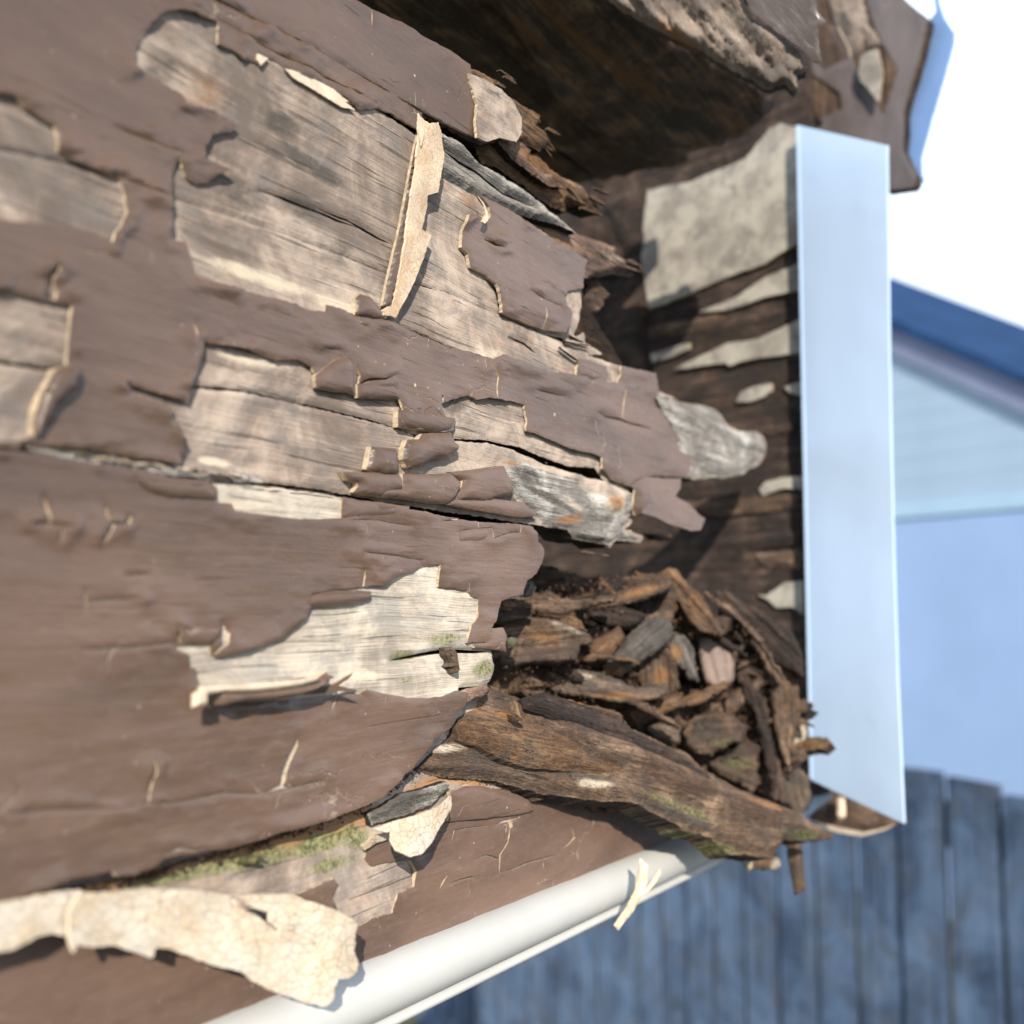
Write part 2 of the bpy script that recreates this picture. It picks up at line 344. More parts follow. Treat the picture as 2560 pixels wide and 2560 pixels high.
M['wood_grey'] = wood_mat('silver_grey_wood', (0.50, 0.49, 0.46), (0.30, 0.28, 0.26), (0.12, 0.11, 0.10), contrast=1.1, relief=0.0007, tint=(0.34, 0.31, 0.27))
M['wood_ash'] = wood_mat('dull_grey_wood', (0.24, 0.225, 0.205), (0.14, 0.125, 0.115), (0.05, 0.045, 0.04), contrast=1.1, relief=0.0007, tint=(0.15, 0.12, 0.09))
M['wood_tan'] = wood_mat('dull_tan_wood', (0.27, 0.21, 0.16), (0.17, 0.125, 0.095), (0.07, 0.05, 0.04), contrast=1.1, relief=0.0008, tint=(0.16, 0.095, 0.06))
M['wood_rot'] = wood_mat('rotten_brown_wood', (0.31, 0.215, 0.15), (0.15, 0.098, 0.068), (0.05, 0.033, 0.025), contrast=1.2, relief=0.0009, tint=(0.10, 0.055, 0.035))
M['wood_orange'] = wood_mat('orange_rotten_wood', (0.34, 0.22, 0.125), (0.20, 0.115, 0.065), (0.07, 0.042, 0.027), contrast=1.2, relief=0.001, tint=(0.28, 0.13, 0.05))
M['wood_red'] = wood_mat('reddish_split_wood', (0.36, 0.25, 0.19), (0.20, 0.13, 0.10), (0.07, 0.045, 0.035), contrast=1.2, relief=0.0008, tint=(0.22, 0.12, 0.07))
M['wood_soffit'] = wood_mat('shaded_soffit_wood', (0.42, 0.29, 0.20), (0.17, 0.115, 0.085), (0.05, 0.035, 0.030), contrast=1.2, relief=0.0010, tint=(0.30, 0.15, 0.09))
M['wood_dark'] = wood_mat('dark_wood_plus_shade', (0.13, 0.09, 0.07), (0.058, 0.042, 0.036), (0.022, 0.017, 0.016), contrast=1.1, relief=0.0010, tint=(0.13, 0.07, 0.045))  # dark wood, darkened further to carry the shade on the back board
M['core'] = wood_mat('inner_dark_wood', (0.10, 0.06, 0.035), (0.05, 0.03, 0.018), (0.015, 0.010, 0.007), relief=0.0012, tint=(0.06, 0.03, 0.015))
M['paint'] = paint_mat('brown_gloss_paint', (0.108, 0.070, 0.052))
M['cream'] = plain_mat('cream_primer_edge', (0.40, 0.32, 0.225), 0.8, 0.3, 500)
M['primer'] = plain_mat('pale_primer', (0.62, 0.50, 0.38), 0.8, 0.2, 200, 0.0001)
M['crackle'] = crackle_mat('crackled_cream_underside', (0.58, 0.52, 0.43), (0.15, 0.11, 0.08), sc=560, stretch=1.6)
M['fleck'] = crackle_mat('cream_flake_underside', (0.68, 0.55, 0.41), (0.30, 0.22, 0.15), sc=1500, stretch=3)
M['metal_blue'] = plain_mat('blue_grey_metal', (0.20, 0.33, 0.60), 0.45, 0.08, 20)
M['pebble'] = plain_mat('smooth_brown_stone', (0.19, 0.14, 0.12), 0.6, 0.12, 120, 0.0)
M['paint_grey'] = paint_mat('greyish_brown_paint', (0.125, 0.105, 0.105))
M['trim'] = plain_mat('white_metal_trim', (0.52, 0.52, 0.50), 0.5, 0.05, 20, 0.00004, 0.35, dirt=(0.55, 0.52, 0.46))
M['post'] = plain_mat('white_vinyl_skylit_blue', (0.42, 0.545, 0.735), 0.75, 0.03, 15, 0.0, 0.15, dirt=(0.38, 0.49, 0.66), str_=(0.4, 1, 1))  # blue of skylit shade put into the white vinyl's base colour
print('materials ok')
# ------------------------------------------------------------------ relief functions
def wood_relief(a=0.0008, edge=0.0012, ew=14, seed=0):
    def f(X, Y, d, m):
        h = a*0.6*fbm(m[:, 0]*16, m[:, 1]*260, seed, 4)+a*0.6*fbm(m[:, 0]*9, m[:, 1]*60, seed+9, 3)
        return h-edge*(1-sst(0, ew, d))
    return f
def paint_relief(base=0.0009, lift=0.0007, lw=26, seed=0, wr=0.0002):
    def f(X, Y, d, m):
        h = base+wr*fbm(m[:, 0]*14, m[:, 1]*120, seed, 4)+wr*0.9*fbm(m[:, 0]*45, m[:, 1]*55, seed+4, 3)
        k = np.clip(fbm(X/95.0, Y/60.0, seed+31, 3)*1.7+0.25, 0, 1.2)
        h = h+lift*k*np.exp(-((d-8)/lw)**2)-0.00025*(1-sst(0, 7, d)); return h
    return f
def roll_relief(base, hgt, w=40, seed=0, amp=0.0002):
    """a curled chip: highest along its middle, its edges turned down"""
    def f(X, Y, d, m):
        t = np.clip(d/w, 0, 1); return base+hgt*np.sqrt(1-(1-t)**2)+amp*fbm(m[:, 0]*120, m[:, 1]*120, seed, 3)
    return f
def tilt_relief(x0, y0, x1, y1, h0, h1, amp=0.0006, seed=0, pw=1.0, sc=70, cross=0.0):
    """lift rising from one point of the outline to another"""
    dx, dy = x1-x0, y1-y0; L = dx*dx+dy*dy
    def f(X, Y, d, m):
        t = np.clip(((X-x0)*dx+(Y-y0)*dy)/L, -0.2, 1.2); s = ((X-x0)*-dy+(Y-y0)*dx)/L
        return h0+(h1-h0)*np.sign(t)*np.abs(t)**pw+amp*fbm(m[:, 0]*sc, m[:, 1]*sc, seed, 3)+cross*s*s
    return f
def lump_relief(hgt, w, seed=0, amp=0.0012):
    def f(X, Y, d, m):
        t = np.clip(d/w*3.0, 0, 1); k_ = fbm(m[:, 0]*22, m[:, 1]*260, seed+7, 3)
        return hgt*0.62*(np.sqrt(1-(1-t)**2)-0.5)+hgt*0.30*min(1, amp/0.0013)*np.round(k_*3)/3+amp*1.2*fbm(m[:, 0]*40, m[:, 1]*600, seed, 4)*(0.3+t)+amp*0.7*fbm(m[:, 0]*200, m[:, 1]*260, seed+2, 3)
    return f
OR, MO, DK, PA = 0, 1, 2, 3
STAINS += [
 (400, 180, 70, 90, 20, DK, .45), (700, 310, 60, 45, 40, DK, .75), (760, 400, 110, 30, 38, DK, .8), (820, 440, 80, 30, 30, DK, .7), (860, 620, 60, 60, 0, DK, .45),
 (760, 520, 110, 40, 30, DK, .5), (600, 640, 150, 30, 18, DK, .25), (640, 690, 220, 26, 18, PA, .9), (860, 770, 150, 22, 20, PA, .9), (500, 230, 110, 90, 35, OR, .28),
 (620, 900, 120, 14, 12, PA, .9), (540, 1155, 60, 14, 10, PA, 1), (640, 960, 130, 40, 15, OR, .10), (1060, 900, 160, 30, 28, PA, .6), (1240, 900, 160, 40, 28, PA, .4),
 (1130, 1000, 60, 50, 20, DK, .55), (1310, 1250, 140, 50, 30, DK, .7), (1400, 1300, 60, 40, 20, DK, .9), (1440, 1345, 110, 30, 12, DK, .9), (1525, 1270, 45, 50, 0, OR, .5),
 (1425, 1300, 50, 24, -10, OR, .55), (1100, 1140, 160, 10, 12, OR, .35), (1320, 1175, 130, 12, 22, OR, .6), (600, 1265, 90, 14, 5, PA, .9),
 (1110, 1600, 80, 25, -5, MO, .55), (1010, 1640, 60, 22, -8, MO, .7), (1210, 1670, 60, 30, -15, MO, .75), (1000, 1700, 60, 20, 0, MO, .35), (1090, 1500, 90, 14, 0, DK, .25), (880, 1500, 90, 70, -30, DK, .22),
 (900, 1690, 90, 30, 0, PA, .7), (760, 1720, 60, 25, 0, OR, .2),
 # bottom board
 (520, 2168, 190, 20, -14, MO, 1.0), (660, 2145, 160, 30, -16, MO, .9), (800, 2110, 120, 34, -18, MO, .9), (1010, 2030, 90, 26, -24, OR, 1.1), (620, 2180, 200, 26, -14, DK, .35), (600, 480, 120, 60, 25, DK, .5), (450, 340, 60, 50, 0, DK, .6), (560, 830, 130, 30, 15, DK, .35), (700, 1000, 120, 30, 10, DK, .35), (480, 720, 120, 40, 12, DK, .3),
 (420, 2200, 210, 16, -8, MO, 1.0), (700, 2140, 130, 22, -16, MO, .8), (880, 2090, 60, 45, -10, MO, .95), (820, 2160, 100, 30, -14, MO, .55), (990, 2060, 60, 30, -30, MO, .4),
 (90, 2245, 170, 22, -10, OR, 1.2), (330, 2200, 220, 22, -14, OR, 1.2), (620, 2125, 200, 34, -15, OR, 1.2), (720, 2100, 170, 34, -18, OR, 1.2), (880, 2055, 140, 36, -24, OR, 1.2), (1060, 1970, 130, 30, -30, OR, .9), (1180, 1950, 120, 20, 0, OR, .9),
 (1010, 2010, 90, 20, -25, DK, .9), (960, 2230, 120, 50, -15, DK, .22),
 (1250, 320, 60, 26, 35, OR, .95), (1340, 400, 90, 24, 33, OR, .95), (1420, 500, 90, 26, 30, OR, .8), (1360, 560, 100, 20, 28, OR, .75), (1500, 490, 40, 18, 10, OR, .6), (1460, 560, 120, 14, 25, PA, .2), (1180, 190, 60, 14, 30, DK, .9),
 (1600, 690, 60, 14, 10, OR, .7), (1110, 470, 60, 25, 30, OR, .25), (1170, 500, 60, 25, 30, OR, .3),
 (1830, 1180, 60, 18, -5, MO, .25)]
WP = wall(0)
# ================================================================== UPPER BOARD
b1 = thing('timber_board', 'split upper timber board with peeling brown paint and a long broken nose', 'board', tuple(WP.at([(1000, 900)])[0]))
wm = [M['wood'], M['core']]; wg = [M['wood_grey'], M['core']]; wp_ = [M['wood_pale'], M['core']]
# dark heartwood behind the splits
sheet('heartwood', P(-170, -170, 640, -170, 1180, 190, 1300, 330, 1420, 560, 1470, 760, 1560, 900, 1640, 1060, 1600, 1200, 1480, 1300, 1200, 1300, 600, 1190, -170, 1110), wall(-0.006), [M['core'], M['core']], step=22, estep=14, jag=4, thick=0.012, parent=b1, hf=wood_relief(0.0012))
# long strip along the top edge
sheet('top_strip', P(-170, -330, 250, -330)+P(650, -170, 893, 0)+T('B', 270, 45, 430, 120, 560, 200, 700, 275, 800, 345, 880, 375, 990, 435, 960, 450, 1020, 500, 1100, 555, 1200, 608, 1205, 650, 1183, 662, 1225, 700, 1255, 752, 1195, 808, 1130, 775, 1050, 745, 960, 760, 870, 775, 830, 757, 640, 657, 540, 607, 250, 437, 0, 298)+T('A', 1530, 198, 1150, 10)+P(270, -145, -170, -300),
      WP, [M['wood_orange'], M['core']], step=9, jag=3.0, thick=0.009, parent=b1, hf=wood_relief(0.0012, 0.0014, 12, 3))
# orange splinters under it
sheet('splinter', T('B', 850, 762, 950, 742, 1060, 765, 1140, 800, 1195, 812, 1265, 900, 1330, 945, 1440, 990, 1478, 1050, 1520, 1115, 1518, 1148, 1440, 1112, 1400, 1090, 1345, 1078, 1358, 1132, 1290, 1112, 1200, 1062, 1120, 990, 1000, 905, 900, 865),
      wall(-0.0025), [M['wood_orange'], M['core']], step=8, jag=3.2, thick=0.007, parent=b1, hf=wood_relief(0.0014, 0.002, 16, 5))
sheet('splinter', T('B', 960, 750, 1060, 740, 1150, 800, 1130, 850, 1160, 890, 1220, 930, 1265, 930, 1250, 985, 1330, 1000, 1240, 1000, 1130, 915, 1040, 850),
      wall(0.0006), [M['wood_red'], M['core']], step=8, jag=3, thick=0.003, parent=b1, hf=wood_relief(0.0009, 0.001, 12, 6))
# silver grey splinter
sheet('splinter', T('B', 560, 640, 640, 665, 800, 755, 900, 865, 1010, 925, 1120, 1000, 1190, 1060, 1260, 1120, 1340, 1180, 1412, 1246, 1300, 1197, 1160, 1158, 970, 1098, 800, 1010, 650, 925, 520, 850),
      wall(0.0022), wg, holes=[crack(T('B', 660, 770, 780, 860, 900, 930, 1020, 1030, 1180, 1100), 5, 3)], rawholes=True, step=8, jag=2.6, thick=0.009, parent=b1, hf=wood_relief(0.0014, 0.0022, 16, 8), stains=[(1180, 420, 60, 12, 35, DK, .6), (1380, 490, 60, 10, 30, DK, .5), (1300, 440, 90, 12, 33, OR, .25), (1400, 540, 70, 10, 28, PA, .5)])
# reddish tongue behind
sheet('splinter', T('B', 960, 1110, 1100, 1160, 1300, 1205, 1412, 1247, 1500, 1280, 1560, 1300, 1625, 1330, 1605, 1355, 1650, 1375, 1683, 1402, 1672, 1430, 1712, 1470, 1690, 1484, 1620, 1465, 1545, 1475, 1465, 1482, 1440, 1430, 1300, 1370, 1100, 1260, 960, 1180),
      wall(-0.003), [M['wood_red'], M['core']], step=8, jag=2.8, thick=0.009, parent=b1, hf=wood_relief(0.0016, 0.0025, 18, 11), stains=[(1370, 590, 110, 20, 25, OR, .9), (1530, 640, 80, 18, 28, PA, .3)])
# main body of the board
up_lo = T('B', 520, 705, 300, 575, 130, 478, 0, 410)
gap_lo = T('B', 655, 935, 800, 1020, 970, 1108, 1100, 1180, 1240, 1265, 1330, 1340, 1430, 1395, 1425, 1425, 1412, 1460)
body = P(-170, -170, 330, -150)+T('A', 930, 0, 1180, 125, 1450, 285, 1700, 405, 1932, 525)+T('B', 520, 720)+gap_lo+T('B', 1405, 1560, 1408, 1640, 1395, 1720, 1375, 1800, 1350, 1825)+T('B', 1240, 1800, 1165, 1770, 1000, 1705, 850, 1640, 700, 1570, 510, 1520)+T('B', 300, 1440, 0, 1330)+T('A', 1500, 1250, 1000, 1080)+P(300, 440, -170, 330)
sheet('body', body, WP, wm, holes=[crack(T('B', 0, 1118, 150, 1180, 290, 1260, 380, 1305), 6, 5), crack(T('A', 1400, 1020, 1600, 1090, 1932, 1225), 5, 6)], rawholes=True, step=9, jag=1.5, thick=0.009, parent=b1, hf=wood_relief(0.0008, 0.0006, 10, 2))
# wood below the split: pale strip, painted nose
low = P(-170, 335)+T('A', 600, 940, 1000, 1086, 1500, 1256)+T('B', 0, 1337, 300, 1447, 510, 1530, 700, 1582, 850, 1652, 1000, 1717, 1165, 1786, 1240, 1815, 1320, 1850, 1370, 1815, 1420, 1790, 1425, 1845, 1515, 1900, 1500, 1912, 1440, 1912)+T('E', 1440, 200, 1600, 245, 1790, 285, 1800, 372, 1870, 400, 1932, 430)+T('F', 40, 405, 90, 440, 150, 448, 215, 455, 270, 475, 312, 512, 335, 550, 365, 577, 410, 597, 450, 598, 498, 600, 535, 625, 553, 660, 550, 710, 520, 778, 470, 800, 440, 822, 400, 832, 330, 850, 250, 848, 180, 862, 90, 845)+T('E', 1840, 860, 1760, 880, 1690, 905, 1620, 905, 1540, 870, 1480, 800, 1340, 790, 1200, 740, 1080, 690, 900, 650, 700, 640, 540, 625, 420, 582, 200, 520, 0, 475)+T('D', 1600, 450, 1300, 380)+P(400, 960, -170, 880)
sheet('body', [(x, y-3.5) if 100 < i < 999 or y > 400 and x < 1500 else (x, y) for i, (x, y) in enumerate(low)], wall(-0.0003), [M['wood'], M['core']], holes=[crack(T('E', 1020, 90, 1100, 130, 1160, 180), 4, 6)], rawholes=True, step=9, jag=1.8, thick=0.012, parent=b1, hf=wood_relief(0.0009, 0.0005, 8, 13))
# silvery bare tip
tip = T('E', 1795, 372, 1870, 400, 1932, 430)+T('F', 40, 405, 90, 440, 150, 448, 215, 455, 270, 475, 312, 512, 335, 550, 365, 577, 410, 597, 450, 598, 498, 600, 535, 625, 553, 660, 550, 710, 520, 778, 470, 800, 440, 822, 400, 832, 330, 850, 250, 848, 170, 860, 110, 840, 100, 700, 60, 560, -20, 450)
sheet('splinter', tip, wall(0.0022), wg, step=6, estep=4, jag=2.0, thick=0.006, parent=b1, hf=lambda X, Y, d, m: 0.0016*fbm(m[:, 0]*14, m[:, 1]*330, 4, 4)-0.0012*(1-sst(0, 26, d)), stains=[(1790, 1185, 70, 16, -3, MO, .35), (1750, 1190, 50, 16, -3, OR, .25)])
# lower half of upper board down to the long split
crC = T('D', -300, 660, 0, 683, 200, 700, 500, 752, 800, 797, 1040, 828, 1400, 868, 1717, 905)+T('E', 200, 944, 380, 978, 600, 1015, 800, 1045, 1000, 1075, 1200, 1105)
low2 = P(-170, 890)+P(400, 968)+T('D', 1300, 390, 1600, 460)+T('E', 0, 485, 200, 530, 420, 594, 540, 637, 700, 655, 900, 668, 1060, 705, 1180, 755, 1330, 810, 1440, 845, 1530, 862, 1600, 900, 1690, 905, 1722, 960, 1715, 1010, 1655, 1062, 1690, 1075, 1640, 1120, 1738, 1158, 1742, 1172, 1725, 1196, 1600, 1183, 1560, 1222, 1520, 1190, 1455, 1192, 1380, 1178, 1340, 1125, 1270, 1115)+crC[::-1]
sheet('body', [(x, y-4) if x < 1300 and y < 1120 else (x, y) for x, y in low2], wall(-0.0006), wm, holes=[crack(T('E', 1050, 700, 1200, 765, 1400, 835), 7, 8)], rawholes=True, step=8, jag=2.2, thick=0.012, parent=b1, hf=lambda X, Y, d, m: wood_relief(0.0010, 0.0006, 9, 17)(X, Y, d, m)+0.0045*np.exp(-((X-1512)/38)**2-((Y-1262)/34)**2))
sheet('body', T('E', 960, 840, 1000, 790, 1110, 748, 1200, 790, 1330, 822, 1440, 855, 1530, 870, 1600, 902, 1690, 905, 1722, 960, 1715, 1010, 1655, 1062, 1690, 1075, 1640, 1120, 1738, 1158, 1742, 1172, 1725, 1196, 1600, 1183, 1560, 1222, 1520, 1190, 1455, 1192, 1380, 1178, 1340, 1125, 1270, 1115, 1190, 1085, 1150, 1030, 1060, 960, 1040, 900), wall(0.0002), wg, step=6, estep=4, jag=2.2, thick=0.006, parent=b1,
      hf=lambda X, Y, d, m: wood_relief(0.0020, 0.0016, 14, 19)(X, Y, d, m)+0.0045*np.exp(-((X-1512)/34)**2-((Y-1262)/32)**2), stains=[(1525, 1262, 44, 50, 0, PA, .9), (1520, 1255, 34, 34, 0, OR, .75), (1420, 1300, 50, 18, -10, OR, .9), (1320, 1190, 60, 30, 30, DK, .8), (1380, 1250, 130, 16, 28, DK, .8), (1470, 1345, 90, 14, 8, DK, .7), (1290, 1250, 50, 20, 20, PA, .5), (1430, 1260, 60, 16, 30, PA, .4)])
print('board 1 wood')
pm = [M['paint'], M['cream']]
# paint on the top strip
sheet('paint_film', P(-170, -330, 640, -175, 888, 4)+T('B', 262, 52, 425, 125, 560, 207, 700, 283, 797, 350, 815, 450, 840, 560, 830, 650, 838, 742, 770, 715, 640, 650, 540, 600, 250, 430, 0, 291)+T('A', 1530, 190, 1150, 0)+P(250, -150, -170, -310),
      WP, pm, step=9, jag=1.2, thick=0.0009, parent=b1, hf=paint_relief(seed=3), holes=[crack(T('B', 268, 50, 270, 140), 4, 2)], rawholes=True)
PB = P(-170, -310, 245, -148)+T('A', 1150, 8, 1530, 198, 1932, 408)+T('B', 250, 438, 540, 608, 527, 650, 520, 712, 450, 665, 370, 612, 290, 585, 215, 592, 190, 590, 110, 530, 0, 455)+T('A', 1640, 430, 1530, 372, 1430, 318, 1385, 292, 1380, 345, 1280, 322, 1230, 272, 1150, 245, 1155, 180, 1150, 122, 1060, 100, 1020, 72, 940, 60, 860, 75, 790, 130, 770, 200, 720, 270, 710, 350, 750, 390, 830, 430, 900, 480, 960, 510, 975, 565, 1120, 600, 1180, 640, 1250, 680, 1220, 710, 1120, 730, 1090, 790, 1072, 855, 1140, 880, 1212, 920, 1150, 950, 1100, 985, 1040, 992, 990, 960, 965, 900, 945, 850, 915, 930, 905, 1060, 925, 1150, 905, 1240, 930, 1290, 990, 1300, 1020, 1390, 1035, 1485, 1200, 1530, 1400, 1590, 1580, 1630, 1640, 1670, 1735, 1672)+T('B', 25, 1635, 180, 1692, 345, 1725, 450, 1760, 570, 1802, 580, 1812, 700, 1872)+T('E', 345, 5, 580, 88, 700, 145, 850, 190, 905, 212, 955, 187, 1050, 215, 1160, 260, 1240, 282, 1290, 285, 1372, 300, 1385, 240, 1375, 205, 1440, 225, 1520, 250, 1524, 335, 1580, 335, 1597, 290, 1600, 250, 1620, 255, 1780, 288, 1798, 370, 1792, 412)+T('F', 10, 415, 60, 455, 150, 510, 145, 580, 140, 640, 160, 690, 155, 740, 176, 790, 150, 850, 95, 848)+T('E', 1930, 850, 1830, 835, 1770, 840, 1690, 900, 1640, 892, 1560, 862, 1530, 830, 1492, 800, 1495, 735, 1430, 715, 1330, 695, 1230, 650, 1150, 610, 1092, 596, 1100, 530, 1090, 455, 1030, 440, 960, 430, 900, 420, 830, 425, 790, 405, 740, 415, 650, 445, 645, 410, 632, 402, 635, 480, 660, 520, 705, 530, 712, 560, 700, 590, 640, 605, 560, 592, 420, 575, 425, 480, 410, 430, 300, 422, 200, 420, 170, 400, 60, 375, 0, 370)+T('D', 1700, 365, 1685, 300, 1665, 250, 1590, 212, 1500, 212, 1480, 215, 1380, 180, 1280, 150, 1085, 120, 1075, 180, 1040, 280, 1015, 330, 1000, 440, 870, 400, 780, 375, 665, 340, 700, 395, 800, 435, 890, 450, 910, 520, 950, 580, 978, 650, 975, 700, 950, 775, 700, 735, 500, 700, 200, 675, 60, 665)+P(-170, 1105)
hl = [P(-150, 238)+T('A', 0, 505, 70, 520, 120, 580, 280, 680, 300, 820, 400, 870, 550, 930, 640, 970, 665, 1050, 665, 1140, 640, 1200, 600, 1250, 580, 1310, 500, 1250, 300, 1220, 200, 1210, 0, 1180)+P(-150, 540),
      P(-150, 722)+T('A', 0, 1560, 130, 1590, 380, 1640, 370, 1700)+T('D', 370, 0, 345, 240, 290, 262, 220, 400, 190, 500, 180, 600, 120, 640, 70, 655)+P(-150, 1098),
      crack(T('A', 980, 30, 1180, 118, 1450, 278, 1700, 400, 1932, 520)+T('B', 130, 476, 290, 558), 4.5, 4),
      crack(T('A', 600, 680, 760, 745, 1000, 832), 5, 9), crack(T('A', 640, 950, 760, 1000, 905, 1062), 5, 10),
      T('A', 240, 1490, 280, 1420, 300, 1440, 270, 1500, 300, 1570, 290, 1610, 225, 1605, 245, 1560),
      crack(T('E', 182, 255, 195, 300, 180, 380), 8, 3), crack(T('E', 185, 352, 250, 325, 330, 322, 385, 300), 7, 4), crack(T('E', 925, 262, 940, 310, 935, 415), 5, 5), crack(T('E', 575, 92, 565, 145), 6, 6),
      crack(T('E', 872, 205, 868, 255), 5, 7), crack(T('E', 1475, 492, 1525, 520, 1610, 540, 1700, 565, 1770, 588), 6, 8), crack(T('E', 1632, 370, 1618, 460, 1615, 535), 3, 9), crack(T('E', 1150, 375, 1300, 412), 3, 12),
      crack(T('B', 195, 1715, 200, 1740, 230, 1760), 5, 3), crack(T('E', 0, 150, 90, 165), 4, 31), crack(T('D', 1235, 110, 1245, 150), 6, 33), crack(T('D', 1030, 20, 1035, 100), 6, 34)]
sheet('paint_film', PB, WP, pm, holes=hl, rawholes=True, step=9, jag=2.2, thick=0.0007, parent=b1, hf=paint_relief(0.0008, 0.0011, 30, 21))
# thin cream cast-up lips along the top of the first bare patch
sheet('primer_lip', T('A', 1530, 368, 1600, 385, 1700, 430, 1800, 485, 1890, 560)+T('B', 110, 525, 190, 592, 110, 572, 30, 520)+T('A', 1640, 458, 1560, 408), wall(0.0013), [M['primer'], M['cream']], step=7, jag=1.5, thick=0.0005, parent=b1, back=True)
sheet('primer_lip', T('A', 1380, 288, 1440, 312, 1400, 350, 1380, 320), wall(0.0013), [M['primer'], M['cream']], step=7, jag=1.0, thick=0.0005, parent=b1, back=True)
# painted patch on the right of the strip flake
B5 = T('B', 850, 1052, 960, 1105, 1050, 1160, 1120, 1215, 1230, 1280, 1330, 1345, 1420, 1395, 1405, 1475, 1392, 1550, 1320, 1565, 1300, 1590, 1310, 1640, 1328, 1680, 1310, 1740, 1280, 1790, 1190, 1772, 1100, 1745, 1000, 1700, 955, 1680, 940, 1600, 915, 1530, 870, 1480, 790, 1440, 775, 1370, 745, 1330, 750, 1200, 760, 1160, 830, 1160, 880, 1195, 900, 1170, 895, 1110)
sheet('paint_film', B5, WP, pm, holes=[T('B', 860, 1285, 920, 1300, 975, 1332, 915, 1322), crack(T('B', 1110, 1560, 1200, 1610, 1290, 1650), 3, 4), crack(T('B', 1190, 1650, 1180, 1760), 3, 5)], rawholes=True, step=7, jag=1.2, thick=0.0011, parent=b1, hf=lambda X, Y, d, m: paint_relief(0.0012, 0.0016, 22, 5)(X, Y, d, m)+0.0012*np.exp(-((Y-(740+(X-1240)*0.45))/22)**2))
sheet('curled_edge', T('B', 845, 1048, 875, 1085, 900, 1140, 903, 1180, 885, 1200, 870, 1190, 890, 1150, 880, 1105), wall(0.0035), [M['primer'], M['cream']], step=5, estep=4, jag=.6, thick=0.0006, back=True, parent=b1)
# flat grey chip at the top right end
sheet('paint_flake', T('B', 800, 388, 880, 420, 960, 480, 1018, 550, 1055, 640, 1050, 720, 1020, 772, 940, 745, 880, 765, 835, 740, 832, 650, 842, 560, 815, 450), wall(0.0018), [M['wood'], M['cream']], step=8, jag=1.2, thick=0.0009, back=True, parent=b1, hf=tilt_relief(1180, 270, 1290, 320, 0, 0.0022, 0.0003, 3), stains=[(1250, 300, 50, 30, 30, DK, .35)])
# brown curled lip and the tall cream strip flake standing off the wood
sheet('curled_edge', T('B', 528, 720, 512, 860, 488, 1040, 455, 1240, 425, 1400, 395, 1540, 365, 1650, 335, 1640, 355, 1540, 385, 1400, 425, 1230, 465, 1020, 495, 860), wall(0.0016), [M['paint'], M['cream']], step=6, jag=.7, thick=0.0008, back=True, parent=b1, hf=roll_relief(0, 0.0014, 10))
sf = thing('paint_flake', 'tall narrow cream flake standing off the bare wood of the upper board', 'paint flake', tuple(WP.at([(1020, 560)])[0]))
sheet('flake_blade', T('B', 532, 612, 560, 645, 585, 660, 636, 655, 655, 730, 668, 850, 650, 940, 635, 1032, 580, 1050, 572, 1120, 545, 1232, 597, 1262, 560, 1370, 520, 1480, 485, 1560, 440, 1640, 407, 1705, 380, 1692, 345, 1690, 340, 1660, 385, 1640, 400, 1600, 430, 1440, 455, 1300, 470, 1180, 490, 1050, 515, 900, 530, 740),
      wall(0.0036), [M['fleck'], M['primer']], step=6, estep=4, jag=1.6, thick=0.0006, back=True, parent=sf, keep=True, hf=tilt_relief(1050, 300, 960, 790, 0.0012, -0.0012, 0.0010, 3, 1, 90), gang=80)
sheet('flake_fold', T('B', 530, 608, 545, 640, 560, 720, 545, 780, 533, 700), wall(0.0052), [M['primer'], M['primer']], step=6, estep=4, jag=.4, thick=0.0004, back=True, parent=sf)
# curled chips on the second bare patch
rf = random.Random(11)
def chip(out, base=0.0010, hg=0.003, w=38, k_=0.55, seed=1, parent=b1, name='paint_chip', mats=None, thick=0.0016):
    return sheet(name, out, wall(base), mats or pm, step=6, estep=4, jag=1.0, thick=thick, parent=parent, hf=roll_relief(0, hg*k_, w*1.1, seed))
chip(T('E', 275, 678, 410, 690, 418, 740, 412, 832, 330, 830, 250, 800, 262, 740), hg=0.0035, w=34)
chip(T('E', 470, 642, 530, 640, 548, 612, 600, 606, 700, 602, 720, 650, 746, 678, 738, 702, 660, 742, 600, 750, 570, 762, 530, 790, 470, 795, 445, 750, 450, 690), hg=0.0036, w=34)
chip(T('E', 420, 480, 560, 495, 640, 500, 705, 530, 712, 560, 695, 592, 640, 606, 560, 592, 420, 574), hg=0.0022, w=22)
chip(T('E', 122, 815, 300, 818, 425, 822, 440, 868, 440, 908, 380, 925, 322, 948, 250, 940, 180, 925, 205, 895, 200, 872, 150, 862), hg=0.0024, w=26)
chip(T('E', 335, 900, 445, 905, 445, 825, 560, 828, 700, 822, 755, 870, 752, 905, 720, 960, 680, 988, 600, 985, 440, 958, 305, 950), hg=0.0028, w=32)
chip(T('E', 700, 815, 840, 800, 930, 785, 985, 785, 1000, 825, 1025, 870, 1037, 902, 1020, 940, 925, 955, 900, 975, 800, 968, 728, 962, 758, 900, 765, 860), hg=0.0030, w=30)
chip(T('E', 715, 965, 930, 960, 1090, 980, 1150, 1030, 1160, 1052, 1080, 1060, 900, 1030, 740, 1000, 685, 990), hg=0.0012, w=20, thick=0.0015)
chip(T('E', 200, 345, 300, 330, 400, 350, 430, 420, 300, 422, 200, 418), hg=0.0016, w=18, thick=0.001)
chip(T('B', 190, 1600, 215, 1578, 262, 1590, 310, 1640, 345, 1700, 340, 1722, 270, 1712, 185, 1690), hg=0.0026, w=22)
chip(T('D', 1690, 300, 1800, 210, 1860, 195, 1895, 240, 1898, 390, 1800, 385, 1700, 362), hg=0.0018, w=24, thick=0.001)
